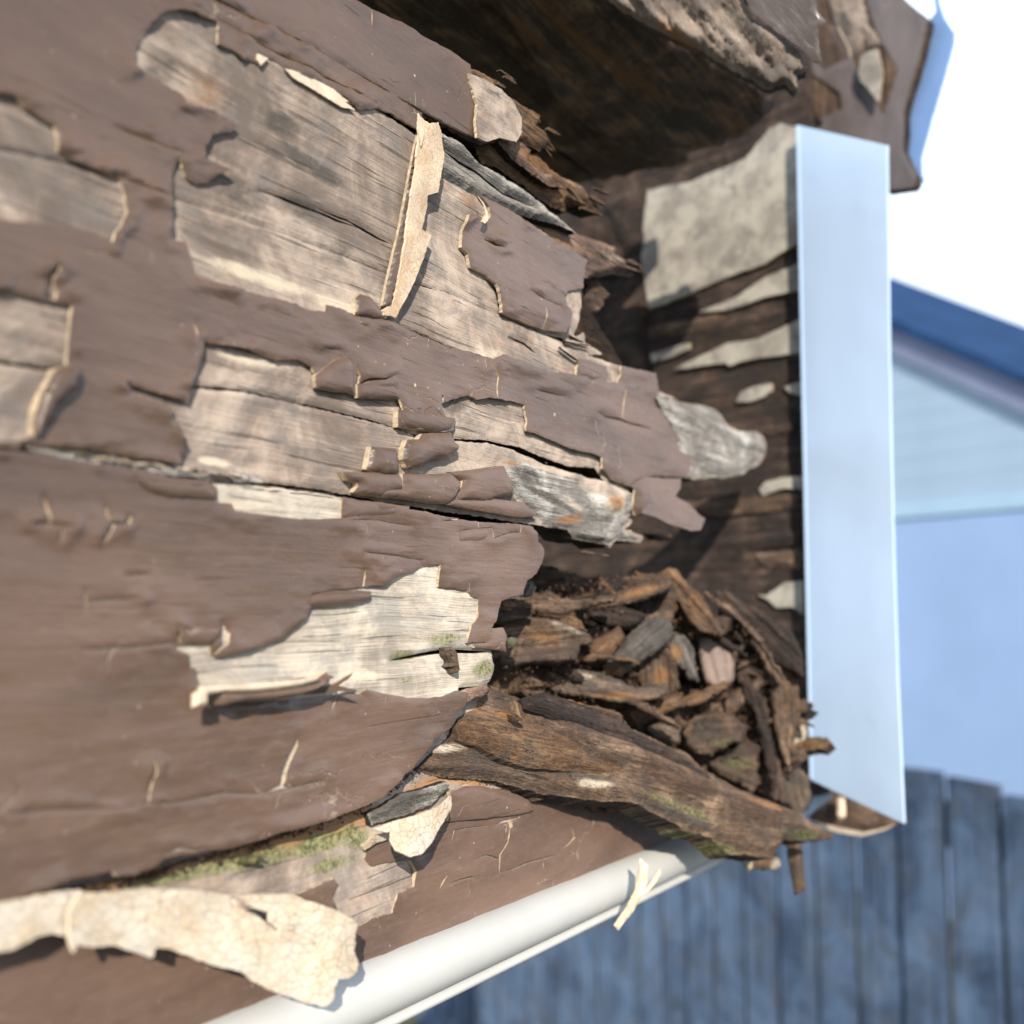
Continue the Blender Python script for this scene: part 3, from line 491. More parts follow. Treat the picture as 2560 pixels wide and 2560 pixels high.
chip(T('D', 430, 270, 400, 370, 290, 460, 235, 560, 190, 640, 180, 600, 190, 500, 225, 395, 300, 262, 380, 240), hg=0.0030, w=26, thick=0.003)
chip(T('E', 1375, 205, 1500, 250, 1520, 252, 1523, 335, 1440, 320, 1372, 300, 1386, 240), hg=0.0016, w=20, thick=0.001)
# hanging paint flap below the nose
sheet('paint_flap', T('E', 1700, 890, 1770, 840, 1860, 850, 1932, 852)+T('F', 95, 850, 88, 900, 55, 945, 110, 985, 150, 1040, 182, 1068, 165, 1100, 150, 1130, 100, 1135, 50, 1110, 0, 1095)+T('E', 1800, 1060, 1732, 1035, 1765, 965, 1760, 930), wall(0.0045), [M['paint'], M['paint']], step=7, jag=1.0, thick=0.0007, back=True, parent=b1, hf=tilt_relief(1650, 1220, 1740, 1320, -0.001, 0.004, 0.0006, 8))
sheet('paint_flap', T('E', 1688, 905, 1700, 895, 1770, 925, 1768, 975, 1735, 1035, 1690, 1050, 1680, 1000), wall(0.0020), [M['paint'], M['cream']], step=7, jag=1.0, thick=0.0007, back=True, parent=b1, hf=roll_relief(0, 0.0022, 18))
print('board 1 paint')
# small dark broken fibres behind the board
for i, (o, m_) in enumerate([(T('B', 1430, 1490, 1500, 1500, 1530, 1560, 1555, 1580, 1520, 1620, 1490, 1690, 1450, 1660, 1425, 1600, 1440, 1540), 'wood_rot'), (T('E', 1420, 120, 1470, 150, 1510, 178, 1450, 196, 1410, 170), 'wood'), (T('F', -60, 1140, 60, 1155, 40, 1185, -30, 1180), 'wood_rot')]):
    sheet('broken_fibre', o, wall(-0.010), [M[m_], M['core']], step=7, jag=4, thick=0.004, parent=b1, hf=lump_relief(0.003, 20, i))
# thin torn fibres standing out of the broken ends
rf = random.Random(11)
for (x, y, an, n_f, off, mt) in [(1500, 500, 32, 4, -.003, 'wood_orange'), (1440, 500, 34, 3, -.002, 'wood_orange'), (1380, 350, 40, 4, -.002, 'wood_orange'), (1270, 210, 42, 3, 0, 'wood_orange'), (1585, 680, 30, 4, -.003, 'wood_red'), (1440, 870, 25, 4, .0005, 'wood'), (1500, 1360, 8, 5, -.002, 'wood_rot')]:
    for k in range(n_f):
        a = math.radians(an+rf.uniform(-14, 14)); L = rf.uniform(22, 60); w = rf.uniform(3, 7); cx_, cy_ = x+rf.uniform(-22, 14), y+rf.uniform(-28, 28); ca, sa = math.cos(a), math.sin(a)
        o = [(cx_+u*ca-v*sa, cy_+u*sa+v*ca) for u, v in [(-L*.5, -w*.5), (0, -w*.6), (L*.5, -w*.1), (L*.55, w*.15), (0.05*L, w*.5), (-L*.5, w*.5)]]
        sheet('splinter', o, wall(off+rf.uniform(0, .0015)), [M[mt], M['wood_rot']], step=8, estep=6, jag=.8, thick=0.0012, parent=b1, stains=[])
# ================================================================== LOWER BOARD
b2 = thing('timber_board', 'lower timber board in brown paint, broken off in a curve above mossy wood', 'board', tuple(WP.at([(700, 1500)])[0]))
ol = P(-170, 1112)+T('D', 0, 692, 200, 708, 500, 762, 800, 808, 1040, 838, 1400, 882, 1717, 922)+T('E', 200, 962, 380, 996, 600, 1036, 800, 1072, 1000, 1090, 1060, 1095)
ol = [(x, y+3) for x, y in ol]
W2b = T('H', 925, 95, 870, 120, 780, 148, 782, 200, 718, 270, 695, 340, 590, 397, 555, 468, 478, 560, 395, 640, 325, 708, 230, 756, 0, 836)
W2 = ol+T('E', 1120, 1118, 1142, 1150, 1130, 1300, 1140, 1390, 1120, 1420, 1110, 1470, 1070, 1492, 1000, 1500, 965, 1520, 950, 1560, 930, 1620, 900, 1700, 930, 1760, 940, 1800, 948, 1870, 930, 1932)+W2b[:2]+[(x-9, y-9) for x, y in W2b[2:]]+T('G', 1500, 895, 1200, 985, 870, 1036, 700, 1126, 590, 1105, 350, 1156, 180, 1206, 50, 1266)+P(-170, 2300)
sheet('body', W2, wall(0.0004), [M['wood_pale'], M['wood_rot']], holes=[T('E', 388, 1828, 480, 1805, 600, 1780, 700, 1768, 850, 1775, 930, 1782, 850, 1790, 700, 1788, 600, 1800, 450, 1825)], rawholes=True, step=9, jag=2.0, thick=0.010, parent=b2, hf=wood_relief(0.0009, 0.0012, 12, 23))
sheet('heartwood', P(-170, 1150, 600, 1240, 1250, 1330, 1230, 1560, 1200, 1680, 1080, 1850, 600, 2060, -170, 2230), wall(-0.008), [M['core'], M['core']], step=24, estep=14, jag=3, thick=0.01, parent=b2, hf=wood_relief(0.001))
PC = ol[:-2]+T('E', 1000, 1092, 1060, 1096, 1120, 1112, 1145, 1150, 1150, 1190, 1170, 1205, 1190, 1232, 1188, 1270, 1172, 1320, 1150, 1362, 1100, 1402, 1078, 1470, 1000, 1492, 960, 1510, 950, 1560, 925, 1620, 905, 1650, 890, 1730, 830, 1728, 770, 1732, 800, 1650, 835, 1590, 842, 1500, 800, 1480, 780, 1450, 700, 1440, 625, 1432, 628, 1315, 600, 1310, 560, 1318, 520, 1330, 470, 1350, 430, 1362, 350, 1400, 330, 1425, 230, 1430, 70, 1445, -60, 1470)+T('D', 1640, 1545, 1620, 1600, 1560, 1650, 1520, 1700, 1300, 1770, 1150, 1812, 1120, 1795, 1110, 1745, 960, 1738, 925, 1745, 940, 1770, 990, 1790, 985, 1820, 1010, 1870)+T('G', 1030, 20, 1040, 90, 1065, 130, 1120, 222, 1250, 212, 1400, 205, 1560, 190, 1720, 172, 1830, 160, 1870, 150, 1900, 162)+T('H', 130, 150, 190, 160, 230, 135, 290, 150, 340, 160, 460, 180, 560, 182, 650, 170, 720, 145, 785, 155, 770, 230, 718, 272, 697, 345, 590, 400, 558, 472, 480, 562, 398, 642, 328, 712, 230, 760, 0, 840)+T('G', 1500, 900, 1400, 940, 1200, 990, 1080, 1000, 870, 1040, 820, 1085, 700, 1130, 600, 1135, 590, 1105, 350, 1160, 180, 1210, 50, 1270)+P(-170, 2305)
hc = [T('D', 780, 812, 1040, 846, 1400, 890, 1717, 930, 1800, 940, 1835, 955, 1830, 1010, 1825, 1065, 1600, 1070, 1350, 1040, 1245, 1025, 1230, 985, 1155, 980, 1155, 905, 1110, 862, 1000, 858, 880, 840),
      crack(T('D', 220, 940, 250, 1030, 240, 1110), 11, 2), crack(T('D', 130, 1100, 250, 1092, 360, 1112), 4, 3), crack(T('D', 310, 1100, 300, 1180), 5, 4),
      T('D', 545, 1000, 560, 1010, 575, 1080, 640, 1080, 690, 1050, 680, 1095, 600, 1100, 585, 1125, 550, 1190, 530, 1195, 545, 1130, 570, 1100), T('D', 925, 1635, 950, 1680, 965, 1740, 940, 1738, 925, 1690), T('D', 1185, 1630, 1215, 1680, 1195, 1740, 1120, 1810, 1150, 1760, 1175, 1700),
      crack(T('D', 430, 1770, 640, 1755, 800, 1738, 930, 1725), 5, 7), crack(T('D', 650, 1368, 790, 1362), 4, 8), crack(T('D', 450, 1510, 720, 1490), 4, 9), crack(T('D', 445, 1450, 455, 1560), 5, 10),
      crack(T('G', 805, 515, 800, 620, 770, 750), 9, 12), T('G', 1588, 400, 1590, 440, 1545, 530, 1510, 650, 1545, 665, 1480, 670, 1400, 697, 1440, 670, 1490, 645, 1505, 570, 1540, 480),
      crack(T('G', 750, 745, 900, 745, 1060, 715, 1200, 688, 1400, 690), 3.5, 14), crack(T('G', 0, 800, 300, 780, 700, 765), 3, 15), crack(T('G', 870, 1022, 960, 990, 1080, 978), 8, 16), crack(T('G', 1540, 665, 1720, 632), 3, 40),
      crack(T('E', 205, 1248, 320, 1258, 540, 1285), 4, 17), crack(T('E', 225, 1340, 215, 1440), 7, 18), crack(T('E', 520, 1282, 545, 1328), 5, 19), crack(T('E', 318, 1250, 316, 1285), 4, 20), crack(T('E', 785, 1410, 790, 1455), 4, 21),
      crack(T('E', 235, 1085, 238, 1135), 7, 22), crack(T('E', 840, 1075, 845, 1115), 9, 23), crack(T('E', 735, 1138, 740, 1190), 8, 24), crack(T('E', 912, 1120, 912, 1172), 7, 25), crack(T('E', 730, 1133, 830, 1118, 910, 1115), 3.5, 26), crack(T('E', 912, 1172, 1000, 1145, 1060, 1140, 1062, 1100), 3.5, 27), crack(T('E', 130, 1070, 300, 1075, 480, 1105), 3, 28), crack(T('E', 640, 1080, 770, 1065), 3, 29),
      crack(T('H', 75, 165, 55, 245), 5, 30), crack(T('H', 342, 160, 335, 200), 5, 31), crack(T('H', 615, 172, 605, 200), 4, 32)]
sheet('paint_film', PC, wall(0.0004), pm, holes=hc, rawholes=True, step=9, jag=1.8, thick=0.0008, parent=b2, hf=paint_relief(0.0008, 0.0010, 26, 41, 0.0003))
chip(T('D', 700, 830, 800, 848, 1000, 858, 1110, 864, 1150, 905, 1155, 978, 1060, 968, 900, 960, 790, 930, 740, 890), hg=0.0020, w=22, parent=b2, thick=0.001)
chip(T('D', 1650, 1480, 1717, 1462)+T('E', 100, 1452, 270, 1455, 275, 1500, 200, 1520, 90, 1540, 0, 1542)+T('D', 1650, 1545, 1600, 1530), hg=0.0026, w=20, parent=b2)
chip(T('D', 955, 1660, 1060, 1640, 1180, 1640, 1175, 1700, 1120, 1745, 1000, 1745, 965, 1735), hg=0.0020, w=22, parent=b2, thick=0.001)
chip(T('E', 745, 1138, 830, 1120, 905, 1120, 900, 1168, 840, 1190, 745, 1190), hg=0.0012, w=16, parent=b2, thick=0.001)
chip(T('E', 905, 1680, 930, 1655, 985, 1650, 1003, 1690, 995, 1745, 1000, 1780, 900, 1765, 830, 1760, 825, 1735, 890, 1735), hg=0.0015, w=20, parent=b2, thick=0.001)
chip(T('E', 118, 960, 300, 975, 480, 1000, 470, 1040, 240, 1060, 112, 1062), hg=0.0014, w=20, parent=b2, thick=0.001)
# long rolled-back curl at the bottom of the big bare patch
rc = sheet('rolled_paint', T('G', 1110, 130, 1200, 135, 1400, 120, 1600, 100, 1700, 75, 1760, 40, 1750, 80, 1700, 115, 1640, 150, 1540, 180, 1400, 200, 1250, 210, 1140, 232, 1112, 215), wall(0.0035), [M['paint'], M['primer']], step=6, estep=4, jag=.8, thick=0.004, parent=b2, hf=roll_relief(0, 0.004, 20))
sheet('rolled_lip', T('G', 1065, 118, 1160, 118, 1300, 108, 1500, 90, 1640, 80, 1720, 58, 1700, 85, 1600, 118, 1450, 138, 1300, 150, 1200, 148, 1110, 165, 1110, 215, 1030, 235, 1035, 160, 1070, 138), wall(0.0072), [M['primer'], M['cream']], step=6, estep=4, jag=.8, thick=0.0005, back=True, parent=b2, hf=roll_relief(0, 0.0008, 10))
sheet('paint_chip', T('G', 1680, 130, 1750, 105, 1815, 42, 1800, 80, 1770, 112, 1840, 135, 1760, 148, 1700, 160, 1620, 165), wall(0.003), [M['paint'], M['cream']], step=6, estep=4, jag=.8, thick=0.0006, back=True, parent=b2, hf=tilt_relief(780, 1730, 840, 1690, 0, 0.004))
sheet('frayed_fibre', T('D', 120, 672, 200, 676, 300, 690, 420, 708, 560, 735, 700, 758, 850, 775, 1000, 800, 1150, 822, 1400, 848, 1420, 872, 1200, 866, 1000, 845, 830, 826, 640, 795, 480, 768, 330, 740, 220, 722, 190, 712), wall(0.0004), [M['wood_grey'], M['wood_dark']], holes=[crack(T('D', 420, 735, 650, 770, 850, 798), 3, 2)], rawholes=True, step=6, estep=4, jag=4, thick=0.0012, parent=b2, hf=lambda X, Y, d, m: 0.0016*fbm(m[:, 0]*160, m[:, 1]*900, 5, 3), stains=[(300, 1150, 320, 8, 9, PA, .9), (250, 1145, 60, 10, 8, OR, .4), (520, 1175, 160, 8, 9, DK, .6)])
for i_ in range(26):
    x = rf.uniform(90, 600); y = np.interp(x, [90, 600], [1119, 1192])+rf.uniform(-5, 6); L = rf.uniform(12, 40); w = rf.uniform(1.5, 4); a = math.radians(8+rf.uniform(-12, 12)); ca, sa = math.cos(a), math.sin(a)
    sheet('frayed_fibre', [(x+u*ca-v*sa, y+u*sa+v*ca) for u, v in [(-L/2, -w/2), (0, -w/2), (L/2, 0), (0, w/2), (-L/2, w/2)]], wall(0.0012+rf.uniform(0, .0008)), [M[rf.choice(['primer', 'wood_pale', 'wood_orange'])], M['cream']], step=9, estep=7, jag=.5, thick=0.0006, parent=b2, stains=[])
print('board 2')
# ================================================================== BOTTOM BOARD
pb = Plane((-0.0045, 0, CAMZ), (1, 0, 0))
b3 = thing('timber_board', 'bottom timber board with green moss and bare orange wood above the white trim', 'board', tuple(pb.at([(900, 2200)])[0]))
edge3 = T('G', 850, 2040, 1090, 1932, 1530, 1775)+T('H', 230, 1610, 480, 1520, 720, 1430, 1100, 1280, 1180, 1245, 1300, 1225, 1350, 1195, 1430, 1185, 1560, 1130, 1700, 1075, 1800, 1010, 1932, 955)+T('I', 200, 880)
W3 = P(-170, 2200)+P(-170, 2150, 300, 2080, 700, 1960, 1000, 1830, 1150, 1700, 1500, 1880, 1760, 2020)+edge3[::-1]+P(350, 2680, -170, 2860)
sheet('body', W3, pb, [M['wood'], M['wood_rot']], step=9, jag=1.0, thick=0.012, parent=b3, hf=lambda X, Y, d, m: wood_relief(0.0012, 0.0005, 8, 33)(X, Y, d, m)+0.0016*fbm(m[:, 0]*60, m[:, 1]*120, 5, 4)*np.exp(-np.clip((Y-(2190-(X)*0.22))/60, 0, 9)))
PD = T('H', 705, 690, 745, 660, 830, 655, 1000, 672, 1120, 690, 1200, 675)+P(1500, 1930, 1780, 2040)+[(x-3, y-3) for x, y in edge3[::-1]]+P(340, 2678, -170, 2858, -170, 2320)+T('G', 0, 1430, 700, 1400, 1500, 1420)+T('H', 0, 1440, 205, 1398, 255, 1372, 372, 1332, 402, 1232, 486, 1190, 492, 1110, 462, 1050, 330, 1062, 262, 1082, 240, 1065, 222, 1040, 235, 990, 300, 955, 385, 935, 500, 860, 620, 790)
sheet('paint_film', PD, pb, pm, holes=[crack(T('H', 800, 1052, 880, 1022, 950, 1040), 4, 1), crack(T('H', 1000, 860, 990, 950, 950, 1020, 950, 1120), 3, 2), crack(T('H', 945, 1115, 1020, 1100, 1100, 1065, 1180, 1045, 1270, 1015), 4, 3), crack(T('H', 1180, 1045, 1180, 1095), 4, 4), crack(T('H', 660, 1130, 630, 1200), 8, 5), crack(T('H', 678, 1180, 740, 1155, 820, 1140), 5, 6), crack(T('H', 780, 1170, 788, 1225), 3, 7), crack(T('H', 1335, 880, 1350, 930, 1290, 985), 4, 8), crack(T('H', 300, 1360, 308, 1415), 5, 9), crack(T('H', 690, 940, 700, 890, 760, 875, 880, 862), 3, 10), T('H', 915, 862, 960, 835, 1060, 812, 1050, 825, 1010, 840, 1015, 870, 1000, 885, 990, 845)],
      rawholes=True, step=9, jag=2.2, thick=0.0011, parent=b3, hf=paint_relief(0.0012, 0.0006, 22, 51, 0.0003))
sheet('paint_film', T('G', 1580, 1232, 1650, 1200, 1770, 1148, 1795, 1180, 1762, 1250, 1790, 1310, 1700, 1290), pb, pm, step=8, jag=2, thick=0.001, parent=b3, hf=paint_relief(0.0012, 0.0004, 12, 5))
chip(T('H', 700, 690, 780, 655, 860, 655, 980, 690, 1060, 700, 1120, 730, 1150, 780, 1120, 795, 1060, 808, 860, 832, 780, 838, 690, 845, 705, 760), base=-0.0022, hg=0.0022, w=22, parent=b3, thick=0.0012)
for i, o in enumerate([T('H', 275, 800, 340, 770, 450, 700, 560, 670, 690, 630, 705, 660, 600, 760, 470, 820, 330, 855, 285, 870)]):
    sheet('bark_like_layer', o, wall(-0.0022), [M['wood_grey'], M['core']], step=7, jag=2.6, thick=0.003, parent=b3, stains=[(1000, 2010, 120, 40, -25, DK, 1.0), (1080, 1990, 60, 20, -25, MO, .3)], hf=lump_relief(0.002, 18, i))
for i, o in enumerate([T('H', 1110, 670, 1190, 690, 1220, 740, 1150, 740, 1120, 710), T('H', 1440, 735, 1500, 740, 1495, 800, 1440, 760), T('H', 1545, 735, 1610, 745, 1615, 780, 1570, 800, 1540, 770), T('G', 1330, 1080, 1360, 1050, 1420, 1010, 1425, 1030, 1370, 1080)]):
    sheet('wood_fragment', o, wall(-0.001), [M['wood_orange'], M['core']], step=7, jag=2, thick=0.004, parent=b3, hf=lump_relief(0.003, 14, i))
# big curled flakes with crackled cream undersides
bf = thing('paint_flake', 'large curled cream paint flake with crackled underside hanging over the white trim', 'paint flake', tuple(wall(0.004).at([(600, 2350)])[0]))
sheet('flake_blade', T('G', 372, 1330, 430, 1228, 560, 1225, 700, 1215, 1000, 1205, 1220, 1240, 1400, 1237, 1560, 1230, 1640, 1270, 1720, 1290, 1800, 1318, 1880, 1360)+T('H', 205, 1398, 190, 1440, 192, 1500, 183, 1540, 210, 1600, 200, 1650, 150, 1688, 100, 1690, 75, 1750, 76, 1800, 30, 1840)+T('G', 1745, 1838, 1640, 1815, 1500, 1772, 1370, 1710, 1300, 1652, 1180, 1632, 1120, 1612, 1000, 1562, 900, 1530, 842, 1520, 820, 1577, 740, 1552, 600, 1512, 500, 1520, 420, 1512, 395, 1552, 372, 1480),
      wall(0.0035), [M['crackle'], M['primer']], holes=[T('G', 1220, 1243, 1290, 1252, 1330, 1295, 1450, 1340, 1448, 1385, 1500, 1430, 1490, 1470, 1475, 1425, 1430, 1395, 1395, 1360, 1290, 1310, 1260, 1265), T('G', 1672, 1480, 1700, 1500, 1710, 1540, 1705, 1570, 1722, 1600, 1695, 1575, 1698, 1530)], rawholes=True, step=7, jag=2.4, thick=0.0007, back=True, parent=bf, keep=True,
      hf=lambda X, Y, d, m: tilt_relief(200, 2260, 900, 2420, 0.000, 0.0105, 0.0016, 3, 1.6, 45)(X, Y, d, m)+0.004*((Y-(2215+(X-200)*0.25))/200)**2*0.8, gang=-8)
bf2 = thing('paint_flake', 'cream crackled paint flake at the far left, half behind the large one', 'paint flake', tuple(wall(0.003).at([(60, 2300)])[0]))
sheet('flake_blade', P(-160, 2300)+T('G', 0, 1280, 100, 1262, 200, 1240, 350, 1215, 430, 1210, 445, 1240, 420, 1330, 385, 1440, 320, 1452, 230, 1432, 150, 1450, 100, 1475, 0, 1512)+P(-160, 2400), wall(0.0015), [M['crackle'], M['primer']], step=8, jag=2.5, thick=0.0007, back=True, parent=bf2, hf=tilt_relief(0, 2250, 0, 2360, 0.0005, 0.0030, 0.0010, 5))
tf = thing('paint_flake', 'teardrop cream paint flake curling off the bottom board with a dark shadow beside it', 'paint flake', tuple(wall(0.002).at([(1050, 2080)])[0]))
sheet('flake_blade', T('H', 705, 708, 708, 760, 680, 820, 640, 885, 600, 960, 545, 1022, 480, 1036, 412, 1002, 380, 945, 388, 900, 350, 905, 290, 885, 400, 845, 460, 828, 560, 800, 640, 765), wall(-0.001), [M['crackle'], M['primer']], step=6, estep=4, jag=1.2, thick=0.0006, back=True, parent=tf, keep=True,
      hf=lambda X, Y, d, m: 0.0005+0.0070*sst(0, 1, np.clip((X-930+(Y-2000)*0.5)/200, 0, 1))+0.0025*sst(2040, 2130, Y)+0.0006*fbm(m[:, 0]*80, m[:, 1]*80, 3, 3), gang=55)
sheet('flake_tail', T('H', 225, 975, 290, 920, 380, 900, 385, 935, 300, 962, 240, 1000), wall(-0.002), [M['crackle'], M['primer']], step=6, estep=4, jag=1, thick=0.0005, back=True, parent=tf)
print('board 3')
# small moth pupa clinging to lower board
ms = tag(sheet('insect_husk', T('E', 672, 1762, 690, 1755, 715, 1775, 722, 1830, 730, 1880, 712, 1900, 700, 1895, 695, 1865, 672, 1862, 690, 1840, 675, 1800), wall(0.002), [M['wood_rot'], M['wood_rot']], step=4, estep=3, jag=.6, thick=0.002, hf=roll_relief(0, 0.002, 9)), 'tiny brown husk clinging to the greenish bare wood above the split', 'husk')
# ================================================================== WHITE TRIM
def extrude(name, prof, a, b, mats, parent=None, nseg=24, closed=False, wob=0.0, upv=(0, 0, 1)):
    prof = [(x*0.80, (y+0.004)*0.77-0.0035) for x, y in prof]
    """profile of (out, down) pairs in metres swept from a to b"""
    a = np.array(a, float); b = np.array(b, float); t = (b-a)/np.linalg.norm(b-a); u = np.array(upv, float); o = np.cross(t, u); o /= np.linalg.norm(o)
    if np.dot(o, CAM-a) < 0: o = -o
    d = np.cross(o, t); d = d if d[2] < 0 else -d
    V = []; gp = []; L = np.linalg.norm(b-a)
    for i in range(nseg+1):
        f = i/nseg; c = a+(b-a)*f
        for j, (x, y) in enumerate(prof): V.append(c+o*x+d*y); gp.append((f*L, y, x))
    k = len(prof); F = []
    for i in range(nseg):
        for j in range(k-1 if not closed else k):
            j2 = (j+1) % k; F.append((i*k+j, i*k+j2, (i+1)*k+j2, (i+1)*k+j))
    if closed: F.append(tuple(range(k))); F.append(tuple(nseg*k+j for j in reversed(range(k))))
    return link(name, V, F, mats, smooth=[True]*len(F), gp=gp, stain=np.zeros((len(V), 4)), parent=parent)
na = pb.at([(330, 2668)])[0]; nb_ = pb.at([(1850, 2046)])[0]
dv = nb_-na
def arc(cx, cy, r, a0, a1, n): return [(cx+r*math.cos(math.radians(a0+(a1-a0)*i/n)), cy+r*math.sin(math.radians(a0+(a1-a0)*i/n))) for i in range(n+1)]
tr = thing('metal_trim', 'white rounded metal trim running diagonally under the brown boards', 'trim', tuple(na))
prof = [(-0.004, -0.004), (0.0005, -0.0037)]+arc(0.001, 0.0056, 0.0092, -92, 72, 18)+[(0.0025, 0.0148)]
extrude('rounded_nose', prof, na, nb_, [M['trim']], tr, 40)
prof2 = [(0.0034, 0.0150), (0.0048, 0.0154), (0.0056, 0.0166), (0.0050, 0.0180), (0.0020, 0.0188), (-0.006, 0.0190)]
extrude('lower_lip', prof2, na, nb_, [M['trim']], tr, 40)
# shred hanging on the trim
ps = facing(1600, 2200, 0.335, (0.4, -0.9, 0))
sh = thing('dry_shred', 'thin dry pale shred hooked over the white trim near its far end', 'shred', tuple(ps.p0))
sheet('strand', T('H', 1715, 1040, 1760, 1080, 1755, 1180, 1730, 1240, 1680, 1330, 1600, 1430, 1575, 1400, 1640, 1310, 1690, 1210, 1705, 1120), ps, [M['primer'], M['primer']], step=6, estep=5, jag=1.5, thick=0.0008, back=True, parent=sh, hf=roll_relief(0, 0.001, 10))
sheet('strand', T('H', 1700, 1240, 1760, 1190, 1800, 1130, 1825, 1090, 1830, 1120, 1790, 1190, 1720, 1260), ps, [M['primer'], M['primer']], step=6, estep=5, jag=1, thick=0.0006, back=True, parent=sh, hf=roll_relief(0.0006, 0.001, 8))
# ================================================================== WHITE POST
NP = (-0.45, -0.893, 0)
pp = facing(2000, 1200, 0.53, NP, (0, 0, 1))
wpost = thing('trim_post', 'white vinyl corner post standing upright beside the rotten wood', 'post', tuple(pp.at([(2140, 2000)])[0]))
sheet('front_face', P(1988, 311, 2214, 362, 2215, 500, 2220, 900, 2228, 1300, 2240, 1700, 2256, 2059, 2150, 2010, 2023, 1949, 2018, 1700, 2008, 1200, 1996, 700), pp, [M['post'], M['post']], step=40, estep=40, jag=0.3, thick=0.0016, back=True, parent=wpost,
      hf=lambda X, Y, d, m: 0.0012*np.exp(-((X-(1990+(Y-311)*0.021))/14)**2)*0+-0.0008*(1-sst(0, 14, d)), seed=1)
pt2 = Plane(pp.at([(2235, 1500)])[0], np.cross(NP, (0, 0, 1)), (0, 0, 1))
def slab(name, corners, thick_vec, mats, parent=None, gp_axes=None):
    """box-like plate from 3-D corner points and an offset vector"""
    c = np.array(corners, float); V = np.vstack([c, c+np.array(thick_vec)]); n = len(c)
    F = [tuple(range(n)), tuple(range(2*n-1, n-1, -1))]+[(i, i+n, (i+1) % n+n, (i+1) % n) for i in range(n)]
    g = c[1]-c[0]; g = g/np.linalg.norm(g); nn = np.cross(c[1]-c[0], c[2]-c[0]); nn /= np.linalg.norm(nn); v = np.cross(nn, g)
    rel = V-c[0]; gp = np.stack([rel@g, rel@v, rel@nn], 1)
    return link(name, V, F, mats, gp=gp, stain=np.zeros((len(V), 4)), parent=parent)
PN = pp.n
tl, trr = pp.at([(1990, 316)])[0], pp.at([(2213, 366)])[0]; bl, br = pp.at([(2024, 1946)])[0], pp.at([(2255, 2054)])[0]
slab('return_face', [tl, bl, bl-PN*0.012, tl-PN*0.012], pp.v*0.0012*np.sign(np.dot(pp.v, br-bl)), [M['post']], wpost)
# dark wood end seen under the post
pw = thing('timber_block', 'dark brown end of timber block seen under the foot of the white post', 'timber', tuple(pt(2150, 2030, 0.55)))
ppb = facing(2100, 2000, 0.56, (-0.5, -0.86, 0.0))
sheet('block_face', T('I', 700, 480, 775, 600, 900, 690, 1080, 770, 1250, 850, 1170, 878, 1060, 905, 960, 895, 860, 868, 765, 830, 740, 720), ppb, [M['wood_rot'], M['wood_dark']], step=10, jag=1.5, thick=0.010, parent=pw, hf=wood_relief(0.001), stains=[])
sheet('pale_lip', T('I', 800, 845, 900, 872, 1060, 905, 1170, 880, 1250, 855, 1180, 895, 1060, 925, 940, 905, 850, 880), facing(2100, 2060, 0.555, (-0.5, -0.86, 0.0)), [M['primer'], M['primer']], step=8, jag=.8, thick=0.002, parent=pw, stains=[])
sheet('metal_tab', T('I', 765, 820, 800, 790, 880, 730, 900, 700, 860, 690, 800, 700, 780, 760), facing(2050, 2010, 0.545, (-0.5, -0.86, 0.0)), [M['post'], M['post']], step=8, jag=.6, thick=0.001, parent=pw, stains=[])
sheet('nail', T('I', 930, 715, 955, 722, 962, 820, 945, 835, 930, 810), facing(2100, 2020, 0.55, (-0.5, -0.86, 0.0)), [M['primer'], M['primer']], step=6, jag=.4, thick=0.002, parent=pw, stains=[], hf=roll_relief(0, 0.002, 8))
# ================================================================== RECESS PANEL behind the nose
PR = facing(2010, 1100, 0.545, (-0.22, -0.975, 0), (1, -0.23, 0))
rp = thing('back_board', 'dark brown back board beside the white post, cream paint left in streaks', 'board', tuple(PR.at([(1800, 1200)])[0]))
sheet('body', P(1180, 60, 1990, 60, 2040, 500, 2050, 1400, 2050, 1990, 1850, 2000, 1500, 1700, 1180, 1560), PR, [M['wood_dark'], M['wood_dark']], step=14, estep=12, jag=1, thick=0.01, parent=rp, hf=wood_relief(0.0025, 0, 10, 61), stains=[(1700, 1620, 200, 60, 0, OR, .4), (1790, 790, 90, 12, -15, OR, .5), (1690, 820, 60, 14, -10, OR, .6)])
m_, n_, b_ = newmat('stained_cream_paint'); N = NB(n_); g = N.attr('gp')
c_ = N.mix(N.rng(N.noise(g, 55, 5, 0.65), 0.40, 0.62), (0.34, 0.315, 0.27), (0.21, 0.19, 0.165)); c_ = N.mix(N.rng(N.noise(g, 90, 5, 0.7, 0.4, 4), 0.50, 0.66, 0, 0.85), c_, (0.15, 0.135, 0.12))
n_.links.new(c_, b_.inputs['Base Color']); b_.inputs['Roughness'].default_value = 0.7; M['stained'] = m_
def streak(o, j=1.5): return sheet('paint_remnant', o, PR, [M['stained'], M['cream']], step=12, estep=8, jag=j, thick=0.0025, parent=rp, hf=lambda X, Y, d, m: 0.003+0.0006*fbm(m[:, 0]*30, m[:, 1]*60, 3, 3), stains=[])
streak(P(1625, 480)+T('C', 0, 1010, 150, 985, 450, 860, 580, 700, 640, 670, 720, 690, 740, 1310, 640, 1360, 560, 1420, 300, 1512, 150, 1580, 0, 1640)+P(1628, 772, 1610, 640))
streak(T('C', 200, 1680, 400, 1600, 560, 1490, 740, 1420, 745, 1560, 560, 1600, 350, 1670))
streak(T('F', -60, 190, 60, 150, 150, 130, 150, 160, 60, 200, -50, 230))
streak(T('F', 70, 268, 200, 200, 350, 130, 520, 105, 620, 60, 745, 0, 745, 180, 640, 195, 540, 205, 440, 225, 370, 250, 345, 235, 200, 255))
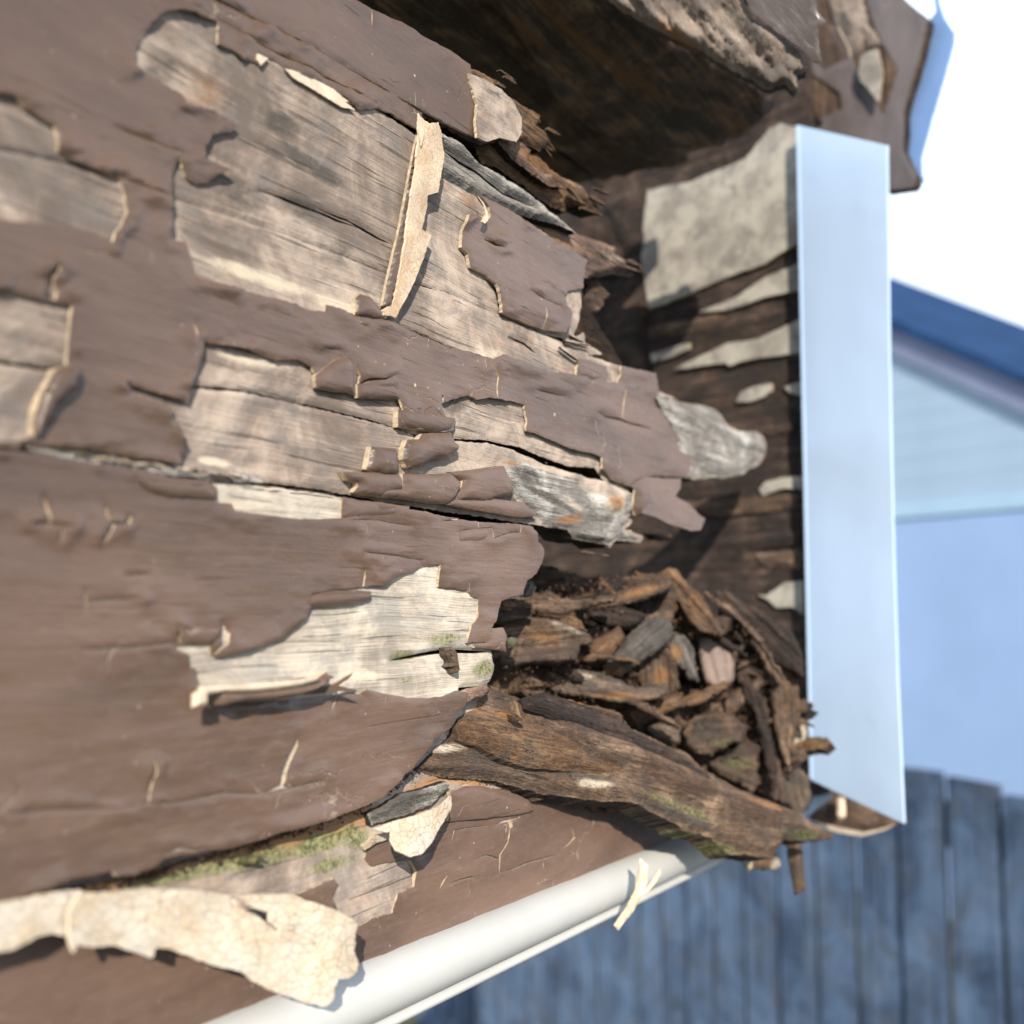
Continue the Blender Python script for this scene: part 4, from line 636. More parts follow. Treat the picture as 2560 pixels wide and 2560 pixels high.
streak(T('F', 400, 440, 430, 390, 500, 360, 590, 345, 585, 385, 540, 420, 470, 445)); streak(T('F', 660, 365, 745, 335, 745, 410, 690, 395))
streak(T('F', 525, 910, 560, 870, 640, 850, 750, 842, 750, 905, 650, 905, 590, 925, 545, 945)); streak(T('F', 515, 1475, 560, 1480, 660, 1410, 755, 1400, 755, 1580, 700, 1540, 620, 1545, 570, 1500))
for i, o in enumerate([P(1500, 330, 1590, 450, 1626, 540, 1622, 700, 1618, 960, 1540, 980, 1505, 800, 1570, 640, 1470, 420), T('F', -80, 30, 300, -20, 300, 20, 60, 80, -80, 110), T('F', 150, 1180, 740, 1120, 740, 1200, 300, 1260, 100, 1260), T('F', 0, 1000, 250, 960, 730, 940, 730, 1010, 300, 1060), T('F', 100, 620, 730, 540, 730, 600, 300, 680), T('F', 500, 1250, 740, 1230, 740, 1330, 560, 1340)]):
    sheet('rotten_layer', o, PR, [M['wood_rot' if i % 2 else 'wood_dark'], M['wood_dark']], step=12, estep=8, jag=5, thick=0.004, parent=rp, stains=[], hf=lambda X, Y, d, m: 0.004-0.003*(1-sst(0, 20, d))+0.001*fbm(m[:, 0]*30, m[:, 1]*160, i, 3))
# ================================================================== SOFFIT and upper eaves
pso = Plane(pt(1750, 420, 0.56), (0, 0, -1), (0, 1, 0))
sf_ = thing('soffit_board', 'dark rough underside boarding in the shade above the broken upper board', 'soffit', tuple(pso.at([(1500, 200)])[0]))
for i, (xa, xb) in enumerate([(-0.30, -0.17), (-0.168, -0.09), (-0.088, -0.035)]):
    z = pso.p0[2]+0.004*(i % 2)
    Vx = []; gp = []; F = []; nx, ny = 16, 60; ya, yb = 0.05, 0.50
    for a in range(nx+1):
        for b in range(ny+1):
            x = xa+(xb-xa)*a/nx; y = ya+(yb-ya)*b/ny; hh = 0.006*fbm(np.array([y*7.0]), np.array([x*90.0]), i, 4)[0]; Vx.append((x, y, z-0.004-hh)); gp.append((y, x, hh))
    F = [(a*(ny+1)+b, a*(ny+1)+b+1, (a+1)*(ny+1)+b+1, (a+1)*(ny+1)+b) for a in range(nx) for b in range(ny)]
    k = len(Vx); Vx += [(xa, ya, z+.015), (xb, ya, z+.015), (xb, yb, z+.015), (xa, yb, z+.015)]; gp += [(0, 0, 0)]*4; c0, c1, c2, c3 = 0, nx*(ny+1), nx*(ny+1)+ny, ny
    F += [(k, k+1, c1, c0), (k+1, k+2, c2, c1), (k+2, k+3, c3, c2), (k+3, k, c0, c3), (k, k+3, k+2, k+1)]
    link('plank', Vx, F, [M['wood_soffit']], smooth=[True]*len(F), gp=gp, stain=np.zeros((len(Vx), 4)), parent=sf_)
# sagging sheet with a curled dark lip
cur = Plane(pt(1750, 420, 0.52), (0.0, 0.0, -1), (0, 1, 0))
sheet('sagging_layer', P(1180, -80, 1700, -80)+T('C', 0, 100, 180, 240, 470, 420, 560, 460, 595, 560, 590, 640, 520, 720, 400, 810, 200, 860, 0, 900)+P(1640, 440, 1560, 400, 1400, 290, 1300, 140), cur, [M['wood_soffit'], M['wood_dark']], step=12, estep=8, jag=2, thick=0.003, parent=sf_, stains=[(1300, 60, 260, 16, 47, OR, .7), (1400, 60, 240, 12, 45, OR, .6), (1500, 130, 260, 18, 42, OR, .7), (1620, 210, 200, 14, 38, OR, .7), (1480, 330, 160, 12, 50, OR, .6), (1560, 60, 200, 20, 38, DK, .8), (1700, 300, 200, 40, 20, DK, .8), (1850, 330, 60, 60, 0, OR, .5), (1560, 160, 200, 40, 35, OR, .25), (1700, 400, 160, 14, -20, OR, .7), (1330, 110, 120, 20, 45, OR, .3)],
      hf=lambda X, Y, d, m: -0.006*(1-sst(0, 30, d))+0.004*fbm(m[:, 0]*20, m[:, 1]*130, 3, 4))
# frayed beam end
pf = facing(1900, 100, 0.355, (0.25, -0.9, -0.35), (0.0, 1, 0))
fb = thing('frayed_beam', 'frayed grey-brown beam end poking out under the eaves at the top', 'beam', tuple(pf.p0))
sheet('body', P(1380, -120, 1900, -120)+T('C', 430, 0, 480, 80, 600, 170, 740, 270, 765, 380, 720, 400, 712, 470, 690, 490, 650, 450, 600, 462, 540, 470, 470, 425, 380, 385, 180, 255, 60, 200, 0, 175)+P(1560, 30), pf, [M['wood'], M['wood_rot']], step=9, jag=4.0, thick=0.016, parent=fb, stains=[(1700, 95, 90, 16, 35, OR, .8), (1860, 60, 160, 20, 38, DK, .7), (1900, 190, 90, 30, 20, DK, .5), (1830, 40, 60, 14, 35, PA, .5)], hf=lump_relief(0.010, 60, 4, 0.0022), gang=-18)
sheet('paint_film', P(1850, -80, 2040, -80)+T('C', 815, 0, 825, 60, 870, 120, 832, 150, 828, 220, 850, 350, 790, 330, 745, 268, 600, 165, 480, 75, 430, -20), facing(1950, 60, 0.348, (0.25, -0.9, -0.35)), [M['paint_grey'], M['cream']], step=9, jag=2, thick=0.0012, back=True, parent=fb, stains=[], hf=paint_relief(0.0005, 0.001, 14, 6))
# corner board + metal edge
pc = facing(2200, 200, 0.57, (-0.22, -0.97, -0.05), (0, 0, 1))
cb_ = thing('eaves_board', 'brown painted eaves board at the top right with split wood and a cream chip', 'board', tuple(pc.p0))
sheet('body', P(1640, -120, 2150, -120, 2262, 0)+T('C', 1425, 105, 1390, 260, 1350, 405, 1310, 540, 1293, 612, 1296, 700, 1290, 812, 1330, 880, 1375, 945, 1340, 1012, 1270, 1020, 1200, 1032, 1100, 1000, 700, 900, 560, 760, 500, 640, 400, 300, 100, 60), pc, [M['wood_rot'], M['wood_dark']], step=14, estep=8, jag=1.0, thick=0.006, parent=cb_, stains=[], hf=wood_relief(0.001))
sheet('paint_film', P(2120, -80, 2150, -80, 2260, 0)+T('C', 1422, 108, 1390, 260, 1348, 405, 1308, 540, 1290, 612, 1292, 700, 1287, 812, 1325, 880, 1370, 945, 1338, 1008, 1270, 1016, 1203, 1028, 1100, 990, 800, 800, 840, 640, 960, 590, 950, 500, 800, 400, 790, 300, 860, 380, 960, 330, 1010, 300, 1060, 420, 1180, 620, 1255, 385, 1135, 150, 1095, 30, 1090, -80), pc, [M['paint_grey'], M['wood_dark']], step=10, estep=7, jag=1.2, thick=0.0012, parent=cb_, stains=[], hf=paint_relief(0.0010, 0.0006, 18, 8))
sheet('wood_splinter', P(2060, -80, 2150, -80)+T('C', 1080, 0, 1110, 130, 1190, 250, 1150, 260, 1060, 290, 1010, 350, 960, 250, 900, 120, 870, 0), pc, [M['wood'], M['wood_dark']], step=9, jag=2, thick=0.006, parent=cb_, stains=[(2110, 60, 60, 40, 60, DK, .7)], hf=lump_relief(0.006, 30, 3), gang=20)
sheet('cream_chip', T('C', 1060, 292, 1100, 275, 1142, 260, 1158, 320, 1172, 385, 1165, 470, 1152, 545, 1120, 510, 1090, 468, 1055, 440, 1042, 390), facing(2200, 200, 0.562, (-0.3, -0.9, -0.1)), [M['stained'], M['cream']], step=9, jag=1.2, thick=0.001, back=True, parent=cb_, stains=[])
sheet('painted_strip', T('C', 880, 130, 930, 140, 985, 250, 1000, 310, 960, 300, 900, 200), facing(2080, 90, 0.56, (-0.45, -0.85, -0.15)), [M['paint'], M['cream']], step=9, jag=1.0, thick=0.001, back=True, parent=cb_, stains=[])
pe = facing(2330, 200, 0.556, (-0.55, -0.82, 0.10), (0, 0, 1))
me_ = thing('drip_edge', 'bluish metal edge strip along the outer side of the eaves board against the sky', 'metal strip', tuple(pe.p0))
sheet('metal_face', T('C', 1426, 104, 1460, 62, 1440, -60, 1475, -60, 1470, 10, 1500, 95, 1556, 178, 1554, 225, 1500, 425, 1440, 620, 1378, 850, 1384, 960, 1350, 905, 1300, 815, 1300, 700, 1297, 612, 1330, 500, 1385, 280), pe, [M['metal_blue'], M['metal_blue']], step=16, estep=12, jag=.6, thick=0.0012, back=True, parent=me_, stains=[])
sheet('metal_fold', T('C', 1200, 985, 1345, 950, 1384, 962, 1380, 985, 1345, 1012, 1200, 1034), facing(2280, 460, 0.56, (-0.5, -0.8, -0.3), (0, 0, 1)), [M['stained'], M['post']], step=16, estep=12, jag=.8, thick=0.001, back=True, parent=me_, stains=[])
print('eaves')
# ================================================================== ROTTEN WEDGE and DEBRIS
pwg = plane3((1040, 1900, 0.2615), (2060, 2095, 0.425), (1300, 1720, 0.305))
wd = thing('rotten_wedge', 'long rotten brown wooden wedge jutting right below the debris, mossy at its tip', 'rotten wood', tuple(pwg.at([(1400, 1900)])[0]))
wedge = T('H', 480, 582, 535, 505, 598, 405, 700, 345, 728, 272, 790, 200, 840, 150, 920, 100, 945, 88, 1030, 120, 1150, 175, 1280, 165, 1400, 185, 1520, 210, 1640, 245, 1680, 300, 1705, 332, 1800, 372, 1880, 410, 1932, 445)+T('I', 130, 450, 200, 530, 320, 612, 400, 660, 480, 692, 600, 750, 700, 790, 750, 848, 820, 885, 872, 922, 876, 942, 800, 945, 760, 955, 650, 942, 605, 1030, 520, 1025, 440, 1012, 400, 1012, 330, 972, 270, 922, 130, 880, 0, 815)+T('H', 1760, 775, 1700, 745, 1600, 732, 1500, 730, 1430, 722, 1300, 690, 1200, 662, 1080, 625, 950, 602, 800, 598, 700, 592)
WST = [(1120, 1870, 70, 16, -3, PA, .8), (1260, 1790, 160, 25, 5, OR, .45), (1480, 1960, 60, 18, 5, PA, .6), (1700, 2020, 160, 18, 20, MO, .6), (1780, 2100, 160, 16, 22, MO, .65), (1990, 2090, 60, 14, 5, MO, .8), (1700, 2040, 200, 14, 22, DK, .8), (1640, 1880, 120, 16, 30, OR, .5), (1880, 2020, 90, 14, 22, OR, .5), (1230, 1890, 90, 14, 12, DK, .7), (1450, 1940, 150, 10, 12, DK, .8), (1700, 1800, 240, 22, 32, DK, .4), (1180, 1760, 40, 30, 0, OR, .9)]
def ridge(X, Y, d, m):
    h = 0.0030*fbm(m[:, 0]*12, m[:, 1]*150, 3, 5)+0.003*fbm(m[:, 0]*22, m[:, 1]*45, 8, 3)
    ly = 1770+(X-1250)*0.40; q = (Y-ly)
    h = h+0.006*np.exp(-(q/40)**2)*sst(1250, 1500, X)-0.003*(1-sst(0, 22, d)); return h
sheet('body', wedge, pwg, [M['wood_brn'] if 'wood_brn' in M else M['wood_rot'], M['wood_dark']], step=6, estep=4, jag=4.0, thick=0.009, parent=wd, hf=ridge, stains=WST, gang=0)
sheet('upper_layer', T('H', 760, 330, 800, 290, 940, 300, 1050, 310, 1200, 320, 1330, 370, 1440, 400, 1470, 440, 1500, 470, 1525, 492, 1600, 520, 1760, 545, 1830, 570, 1840, 610, 1700, 600, 1500, 580, 1300, 560, 1150, 545, 1000, 500, 880, 440, 770, 400), Plane(pwg.p0+pwg.n*0.0035, pwg.n, pwg.g), [M['wood_orange'], M['wood_rot']], step=7, jag=2.6, thick=0.006, parent=wd, hf=wood_relief(0.0016, 0.002, 16, 71), stains=WST+[(1350, 1840, 200, 30, 8, DK, .15)])
sheet('upper_layer', T('H', 1120, 180, 1230, 140, 1400, 185, 1640, 245, 1700, 335, 1800, 380, 1932, 450)+T('I', 200, 540, 330, 620, 480, 700, 560, 760, 400, 740, 250, 660, 120, 580, 0, 500)+T('H', 1700, 480, 1500, 400, 1400, 330, 1250, 270, 1120, 230), Plane(pwg.p0+pwg.n*0.005, pwg.n, pwg.g), [M['wood_dark'], M['wood_dark']], step=7, jag=3.2, thick=0.008, parent=wd, hf=wood_relief(0.002, 0.003, 18, 73), stains=[(1500, 1760, 200, 16, 20, OR, .5), (1750, 1900, 160, 16, 32, DK, .6)])
sheet('splinter', T('H', 1045, 195, 1075, 215, 1105, 290, 1085, 300, 1050, 250), Plane(pwg.p0+pwg.n*0.009, pwg.n, (0, 0, 1)), [M['wood_orange'], M['wood_rot']], step=6, jag=1, thick=0.002, parent=wd, stains=[])
sheet('splinter', T('H', 780, 150, 870, 110, 925, 95, 930, 150, 880, 190, 800, 210, 785, 190), wall(0.0005), [M['wood_red'], M['wood_dark']], step=7, jag=2, thick=0.008, parent=wd, stains=[], hf=wood_relief(0.002, 0.002, 12, 5))
# bed of rot
def cd(x, y=1700): return 0.352+0.00014*(x-1300)
bedp = plane3((1250, 1600, 0.36), (2000, 1600, 0.475), (1500, 1900, 0.385))
M['wood_mould'] = wood_mat('brown_wood_mould', (0.26, 0.165, 0.10), (0.12, 0.075, 0.048), (0.035, 0.023, 0.017), contrast=1.0, relief=0.0012, tint=(0.17, 0.085, 0.045))
bed = tag(sheet('rot_bed', P(1200, 1390, 1500, 1420, 1700, 1480, 1900, 1560, 2020, 1700, 2035, 1960, 2010, 2030, 1880, 2010, 1700, 1880, 1500, 1800, 1250, 1760, 1190, 1600), bedp, [M['wood_mould'], M['wood_dark']], step=7, jag=5, thick=0.02,
     hf=lambda X, Y, d, m: 0.018*fbm(m[:, 0]*35, m[:, 1]*70, 9, 5)+0.006*fbm(m[:, 0]*200, m[:, 1]*260, 12, 3)-0.012*(1-sst(0, 60, d)), stains=[(1500, 1650, 250, 80, 0, OR, .5), (1800, 1850, 120, 40, 0, MO, .3)]), kind='stuff', label='crumbled dark wood mould filling the hollow behind the broken boards', cat='wood mould')
def wchip(label, out, mat, dd=0.0, hg=0.006, w=30, gang=None, tilt=(0, 0, 0), st=(), name='wood_chip', cat='wood chip', jag=3.6, mats=None, amp=0.0013):
    o = np.array(out); c = o.mean(0); q = o-c; u, s, vt = np.linalg.svd(q); ax = vt[0]
    dpt = cd(c[0])+dd; n = CAM-pt(c[0], c[1], dpt); n = n/np.linalg.norm(n)+np.array(tilt)
    g = rt*ax[0]-up*ax[1]
    pl = facing(c[0], c[1], dpt, n, g)
    ob = sheet(name, out, pl, mats or [M[mat], M['wood_dark']], step=6, estep=4.5, jag=jag, thick=hg*1.4+0.002, hf=lump_relief(hg, w, int(abs(c[0]+c[1])) % 97, amp), stains=list(st), back=True)
    return tag(ob, label, cat)
wchip('grey chip with a broken orange end lying across the middle of the debris', T('E', 1498, 1855, 1560, 1808, 1650, 1690, 1745, 1600, 1850, 1592, 1900, 1650, 1870, 1740, 1780, 1800, 1700, 1850, 1600, 1922, 1530, 1925), 'wood_ash', -0.012, 0.008, 30, st=[(1535, 1680, 40, 30, 0, OR, 1.0)])
wchip('dark fibrous chip topmost beside the end of the lower board', T('E', 958, 1512, 1090, 1490, 1200, 1462, 1290, 1532, 1378, 1562, 1300, 1592, 1150, 1562, 1000, 1580), 'wood_rot', -0.006, 0.006, 22, tilt=(0, 0, .3))
wchip('thick brown fibrous chip in two ridges next to the mossy fleck', T('E', 985, 1642, 1100, 1590, 1280, 1602, 1452, 1682, 1480, 1740, 1400, 1752, 1382, 1822, 1272, 1850, 1100, 1850, 1000, 1882, 955, 1830, 975, 1750), 'wood_rot', -0.010, 0.010, 30, st=[(1420, 1570, 80, 14, 20, PA, .4), (1350, 1590, 100, 20, 10, OR, .4)])
wchip('small orange flake of wood on top of the thick fibrous chip', T('E', 1270, 1608, 1345, 1578, 1400, 1610, 1440, 1670, 1380, 1668, 1300, 1645), 'wood_orange', -0.020, 0.003, 14)
wchip('long grey-brown slab of bark lying above the rotten wedge', T('H', 1185, 42, 1260, 15, 1350, 22, 1520, 50, 1620, 95, 1700, 130, 1860, 105, 1880, 165, 1780, 200, 1650, 215, 1560, 202, 1400, 172, 1260, 150, 1195, 105), 'wood_tan', -0.012, 0.007, 26, st=[(1560, 1700, 140, 20, 15, DK, .6), (1450, 1690, 60, 14, 0, PA, .5), (1550, 1740, 120, 16, 0, OR, .6)])
wchip('pale orange stick slanting up below the round brown disc', T('H', 1635, 245, 1720, 215, 1860, 175, 1945, 150, 1950, 225, 1870, 255, 1770, 310, 1700, 330), 'wood_orange', -0.016, 0.006, 18)
wchip('crumbly tan stick slanting down to the right at the top of the debris', T('F', -20, 1345, 30, 1325, 72, 1340, 130, 1420, 200, 1480, 250, 1550, 275, 1600, 335, 1685, 300, 1712, 240, 1690, 195, 1682, 130, 1610, 80, 1520, 40, 1470, -10, 1420), 'wood_orange', -0.014, 0.007, 18, jag=3)
wchip('tan splinter meeting the crumbly stick at the top of the debris', T('E', 1428, 1505, 1560, 1470, 1700, 1425, 1850, 1378, 1905, 1400, 1870, 1450, 1760, 1500, 1600, 1540, 1450, 1562), 'wood_rot', -0.010, 0.006, 18, jag=3, st=[(1600, 1480, 100, 14, -15, OR, .8)])
wchip('dark scrap of wood lying under the tan splinter', T('E', 1415, 1530, 1480, 1510, 1600, 1530, 1700, 1560, 1760, 1580, 1700, 1640, 1560, 1650, 1440, 1600), 'wood_dark', -0.004, 0.004, 20, jag=2.5)
cx, cy = 1790, 1660
wchip('smooth round pinkish brown disc, like a pebble, right of centre in the debris', [(cx+a, cy+b) for a, b in [(-48, -62), (-20, -75), (10, -70), (38, -40), (48, 0), (46, 40), (28, 60), (0, 66), (-28, 50), (-38, 20), (-46, -20)]], 'wood_red', -0.010, 0.009, 40, jag=.8, name='brown_disc', cat='pebble', mats=[M['pebble'] if 'pebble' in M else M['wood_red'], M['wood_dark']], amp=0.0003)
wchip('orange chip tucked under the round brown disc', T('I', 175, 155, 230, 125, 330, 92, 338, 128, 280, 170, 200, 212, 100, 235, 0, 262, -10, 225, 60, 195), 'wood_orange', -0.018, 0.005, 16)
wchip('short grey chip with an orange broken face left of the round disc', T('F', 15, 1745, 60, 1690, 110, 1690, 162, 1765, 170, 1860, 190, 1932, 130, 1932, 110, 1880, 40, 1832), 'wood_ash', -0.014, 0.007, 20, st=[(1685, 1640, 30, 40, 20, OR, 1.0)])
wchip('pale stub of wood just above the ridge of the wedge', T('H', 1745, 332, 1800, 312, 1900, 310, 1935, 350, 1930, 430, 1860, 420, 1790, 385), 'wood_tan', -0.012, 0.008, 26)
wchip('large dark plank fragment leaning behind the debris beside the white post', T('F', 275, 1455, 330, 1440, 400, 1500, 550, 1580, 700, 1690, 750, 1790, 752, 1935, 680, 1900, 600, 1850, 450, 1752, 300, 1602), 'wood_dark', 0.004, 0.008, 30, st=[(1850, 1550, 60, 20, 60, DK, .3)])
wchip('dull brown lump with a trace of moss above the middle of the wedge', T('I', 70, 330, 160, 262, 270, 250, 380, 262, 440, 330, 410, 420, 330, 440, 250, 505, 130, 470), 'wood_rot', -0.006, 0.010, 30, st=[(1800, 1855, 60, 24, 0, MO, .35), (1770, 1820, 70, 40, 0, DK, .7)], jag=6)
wchip('mossy dark lump at the bottom of the debris pile', T('I', 220, 520, 300, 470, 430, 400, 540, 440, 500, 520, 520, 640, 470, 700, 400, 640, 300, 600), 'wood_rot', 0.0, 0.010, 30, st=[(1850, 1910, 70, 26, 0, MO, .5), (1830, 1880, 90, 50, 0, DK, .5)], jag=6)
wchip('upright dark brown sliver standing in front of the post foot', T('I', 540, 320, 620, 290, 700, 320, 690, 450, 640, 600, 700, 780, 640, 760, 560, 722, 500, 690, 500, 560, 520, 450), 'wood_rot', -0.004, 0.010, 26)
wchip('thin dark stick hanging down below the tip of the wedge', T('I', 640, 625, 690, 630, 700, 720, 725, 820, 745, 1000, 762, 1212, 730, 1228, 700, 1246, 680, 1130, 660, 1030, 655, 850), 'wood_rot', 0.012, 0.005, 18, jag=1.0, st=[(1990, 2000, 20, 60, 80, DK, .4)])
wchip('tan and cream knob of wood against the lower left edge of the post', T('I', 650, 478, 690, 350, 720, 310, 765, 300, 775, 520, 740, 525, 700, 500), 'wood_tan', 0.010, 0.008, 24, st=[(2000, 1840, 30, 40, 0, PA, .9), (1975, 1870, 20, 20, 0, OR, .7)])
wchip('brown block with pale ends under the wedge near its tip', T('I', 405, 985, 560, 1000, 625, 1035, 628, 1078, 600, 1100, 560, 1108, 500, 1098, 450, 1118, 425, 1080), 'wood_rot', 0.0, 0.010, 20, st=[(1865, 2165, 22, 30, 0, PA, 1), (1940, 2165, 22, 30, 0, PA, 1)])
wchip('rounded grey block with pale left end behind the moss at the post foot', T('I', 600, 560, 680, 530, 780, 600, 790, 720, 740, 840, 690, 820, 620, 740), 'wood_tan', 0.012, 0.012, 40, st=[(1980, 1950, 50, 50, 0, DK, .5)])
wchip('small greenish white fleck by the end of the lower board', T('E', 998, 1708, 1030, 1700, 1062, 1708, 1068, 1735, 1040, 1762, 1010, 1760), 'wood_ash', -0.026, 0.003, 12, st=[(1280, 1605, 18, 12, 0, MO, .7)], jag=1)
wchip('little tuft of pale fibre under the right end of the lower board', T('E', 1070, 1475, 1105, 1405, 1135, 1400, 1160, 1435, 1140, 1480, 1100, 1492), 'wood_ash', -0.03, 0.004, 14, jag=2)
wchip('broad rotten brown slab standing between the round disc and the white post', P(1850, 1690, 1900, 1640, 1950, 1600, 1995, 1660, 2005, 1780, 1985, 1880, 1930, 1905, 1880, 1860, 1860, 1780), 'wood_rot', 0.004, 0.008, 30, tilt=(0.2, 0, 0))
wchip('wide brown flake of rot under the grey chip in the middle of the debris', T('E', 1380, 1760, 1500, 1700, 1600, 1640, 1640, 1700, 1560, 1800, 1500, 1850, 1440, 1870, 1390, 1840), 'wood_orange', -0.004, 0.005, 22)
wchip('brown slab of rot left of the short grey chip', P(1600, 1620, 1650, 1600, 1690, 1640, 1700, 1720, 1660, 1760, 1610, 1740, 1590, 1690), 'wood_rot', -0.006, 0.006, 24, st=[(1650, 1690, 40, 40, 0, OR, .6)])
wchip('dark brown sheet of rot behind the crumbly tan stick', P(1450, 1470, 1560, 1440, 1660, 1430, 1700, 1480, 1680, 1560, 1580, 1590, 1480, 1560), 'wood_rot', 0.008, 0.006, 30)
for lab_, pts_, w_, mt_ in [
  ('long ragged splinter lying from the end of the lower board towards the tan splinter', [(1250, 1520), (1330, 1500), (1430, 1512), (1540, 1500)], 13, 'wood_rot'),
  ('long brown splinter running under the grey chip down to the ridge of the wedge', [(1270, 1690), (1380, 1680), (1480, 1700), (1600, 1760), (1700, 1820)], 12, 'wood_rot'),
  ('long orange-brown splinter between the thick fibrous chip and the bark slab', [(1290, 1660), (1400, 1650), (1500, 1640), (1600, 1655)], 9, 'wood_orange'),
  ('dark stringy splinter falling beside the post from the crumbly tan stick', [(1800, 1590), (1850, 1680), (1900, 1780), (1925, 1900), (1940, 1980)], 12, 'wood_dark'),
  ('brown stringy splinter next to the edge of the post', [(1900, 1620), (1940, 1720), (1950, 1830), (1975, 1930)], 11, 'wood_rot'),
  ('dark splinter crossing above the round brown disc', [(1650, 1530), (1720, 1550), (1800, 1600), (1870, 1640)], 9, 'wood_dark'),
  ('thin tan splinter curving over the dark plank fragment', [(1760, 1480), (1830, 1530), (1900, 1600), (1960, 1700)], 7, 'wood_rot')]:
    q_ = np.array(pts_, float); dq = np.gradient(q_, axis=0); dq /= np.linalg.norm(dq, axis=1)[:, None]; nq = np.stack([-dq[:, 1], dq[:, 0]], 1); tp = np.linspace(0, 1, len(q_)); wq_ = (w_*(0.35+1.1*np.sin(np.pi*np.clip(tp*0.85+0.12, 0, 1))))[:, None]
    wchip(lab_, [tuple(v) for v in np.vstack([q_+nq*wq_, (q_-nq*wq_)[::-1]])], mt_, -0.008, 0.005, 16, name='wood_splinter', jag=5)
# filler chips, nothing tells them apart
rgn = np.array([(1250, 1500), (1480, 1440), (1650, 1430), (1850, 1560), (1990, 1700), (2010, 1930), (1900, 1960), (1700, 1820), (1450, 1760), (1260, 1700)], float)
rr = random.Random(5); k = 0
while k < 46:
    x, y = rr.uniform(1240, 2010), rr.uniform(1430, 1960)
    if not inside(np.array([x]), np.array([y]), rgn)[0]: continue
    L = rr.uniform(34, 95); wd_ = rr.uniform(9, 30); a = rr.uniform(-0.9, 1.3); ca, sa = math.cos(a), math.sin(a)
    pts = []
    for (u, v) in [(-1, -.5), (-.5, -1), (.3, -.9), (.9, -.6), (1.05, .1), (.7, .9), (-.1, 1), (-.8, .7)]:
        u = u*L*rr.uniform(.85, 1.15); v = v*wd_*rr.uniform(.7, 1.2); pts.append((x+u*ca-v*sa, y+u*sa+v*ca))
    wchip('small splinter of rotten wood among the debris behind the broken boards', pts, rr.choice(['wood_rot', 'wood_rot', 'wood_dark', 'wood_orange', 'wood_dark', 'wood_rot']), rr.uniform(0.0, 0.012), rr.uniform(.002, .0045), 14, tilt=(rr.uniform(-.5, .5), 0, rr.uniform(-.4, .5)), name='wood_splinter')['group'] = 'loose splinters in the debris'
    k += 1
k = 0
while k < 44:
    x, y = rr.uniform(1240, 2000), rr.uniform(1430, 1950)
    if not inside(np.array([x]), np.array([y]), rgn)[0]: continue
    L = rr.uniform(35, 110); w = rr.uniform(2.5, 6.5); a = rr.choice([rr.uniform(-0.5, 0.9), rr.uniform(0.2, 0.8), rr.uniform(-1.2, 1.4)]); b_ = rr.uniform(-.35, .35); ca, sa = math.cos(a), math.sin(a)
    up_, dn_ = [], []
    for i in range(7):
        u = (i/6-.5)*L; v0 = b_*L*((i/6-.5)**2)*2+rr.uniform(-1.5, 1.5); ww = w*(1-abs(i/6-.5)*1.3)*rr.uniform(.7, 1.2)+0.8
        up_.append((x+u*ca-(v0-ww)*sa, y+u*sa+(v0-ww)*ca)); dn_.append((x+u*ca-(v0+ww)*sa, y+u*sa+(v0+ww)*ca))
    wchip('thin stringy strand of rotten wood fibre tangled in the debris', up_+dn_[::-1], rr.choice(['wood_rot', 'wood_dark', 'wood_orange', 'wood_rot']), rr.uniform(-0.008, 0.006), rr.uniform(.001, .002), 6, tilt=(rr.uniform(-.4, .4), 0, rr.uniform(-.4, .4)), name='wood_strand', cat='wood strand', jag=1.2, amp=0.0005)['group'] = 'stringy fibres in the debris'
    k += 1
# crumbs of rot, nobody could count them
rc_ = np.random.RandomState(4); cV, cF, cG = [], [], []
def crumb(p, sz):
    b = len(cV); q = np.array([(1, 0, 0), (-1, 0, 0), (0, 1, 0), (0, -1, 0), (0, 0, 1), (0, 0, -1)], float)*rc_.uniform(.4, 1.1, (6, 1))*sz*rc_.uniform(.5, 1.5, (1, 3))
    th = rc_.uniform(0, 3.1); R_ = np.array([[math.cos(th), -math.sin(th), 0], [math.sin(th), math.cos(th), 0], [0, 0, 1]]); q = q@R_.T+p
    for v in q: cV.append(v); cG.append(v)
    for f in ((0, 2, 4), (2, 1, 4), (1, 3, 4), (3, 0, 4), (2, 0, 5), (1, 2, 5), (3, 1, 5), (0, 3, 5)): cF.append(tuple(b+i for i in f))
n_ = 0
while n_ < 2600:
    x, y = rc_.uniform(1230, 2010), rc_.uniform(1430, 1960)
    if inside(np.array([x]), np.array([y]), rgn)[0]: crumb(pt(x, y, cd(x)+rc_.uniform(-0.010, 0.006)), rc_.uniform(.0002, .0008)); n_ += 1
for _ in range(900):
    x = rc_.uniform(40, 1300); ye = np.interp(x, [0, 164, 330, 560, 700, 898, 1020, 1075, 1300], [2262, 2220, 2186, 2124, 2080, 2012, 1930, 1900, 1960]); y = ye+abs(rc_.normal(0, 12))+2
    crumb(wall(-0.0032).at([(x, y)])[0], rc_.uniform(.00015, .0006))
tag(link('rot_crumbs', cV, cF, [M['wood_mould']], gp=cG, stain=np.zeros((len(cV), 4))), 'loose brown crumbs of rotten wood in the debris and along the broken edge', 'wood crumbs', None, 'stuff')
print('debris')
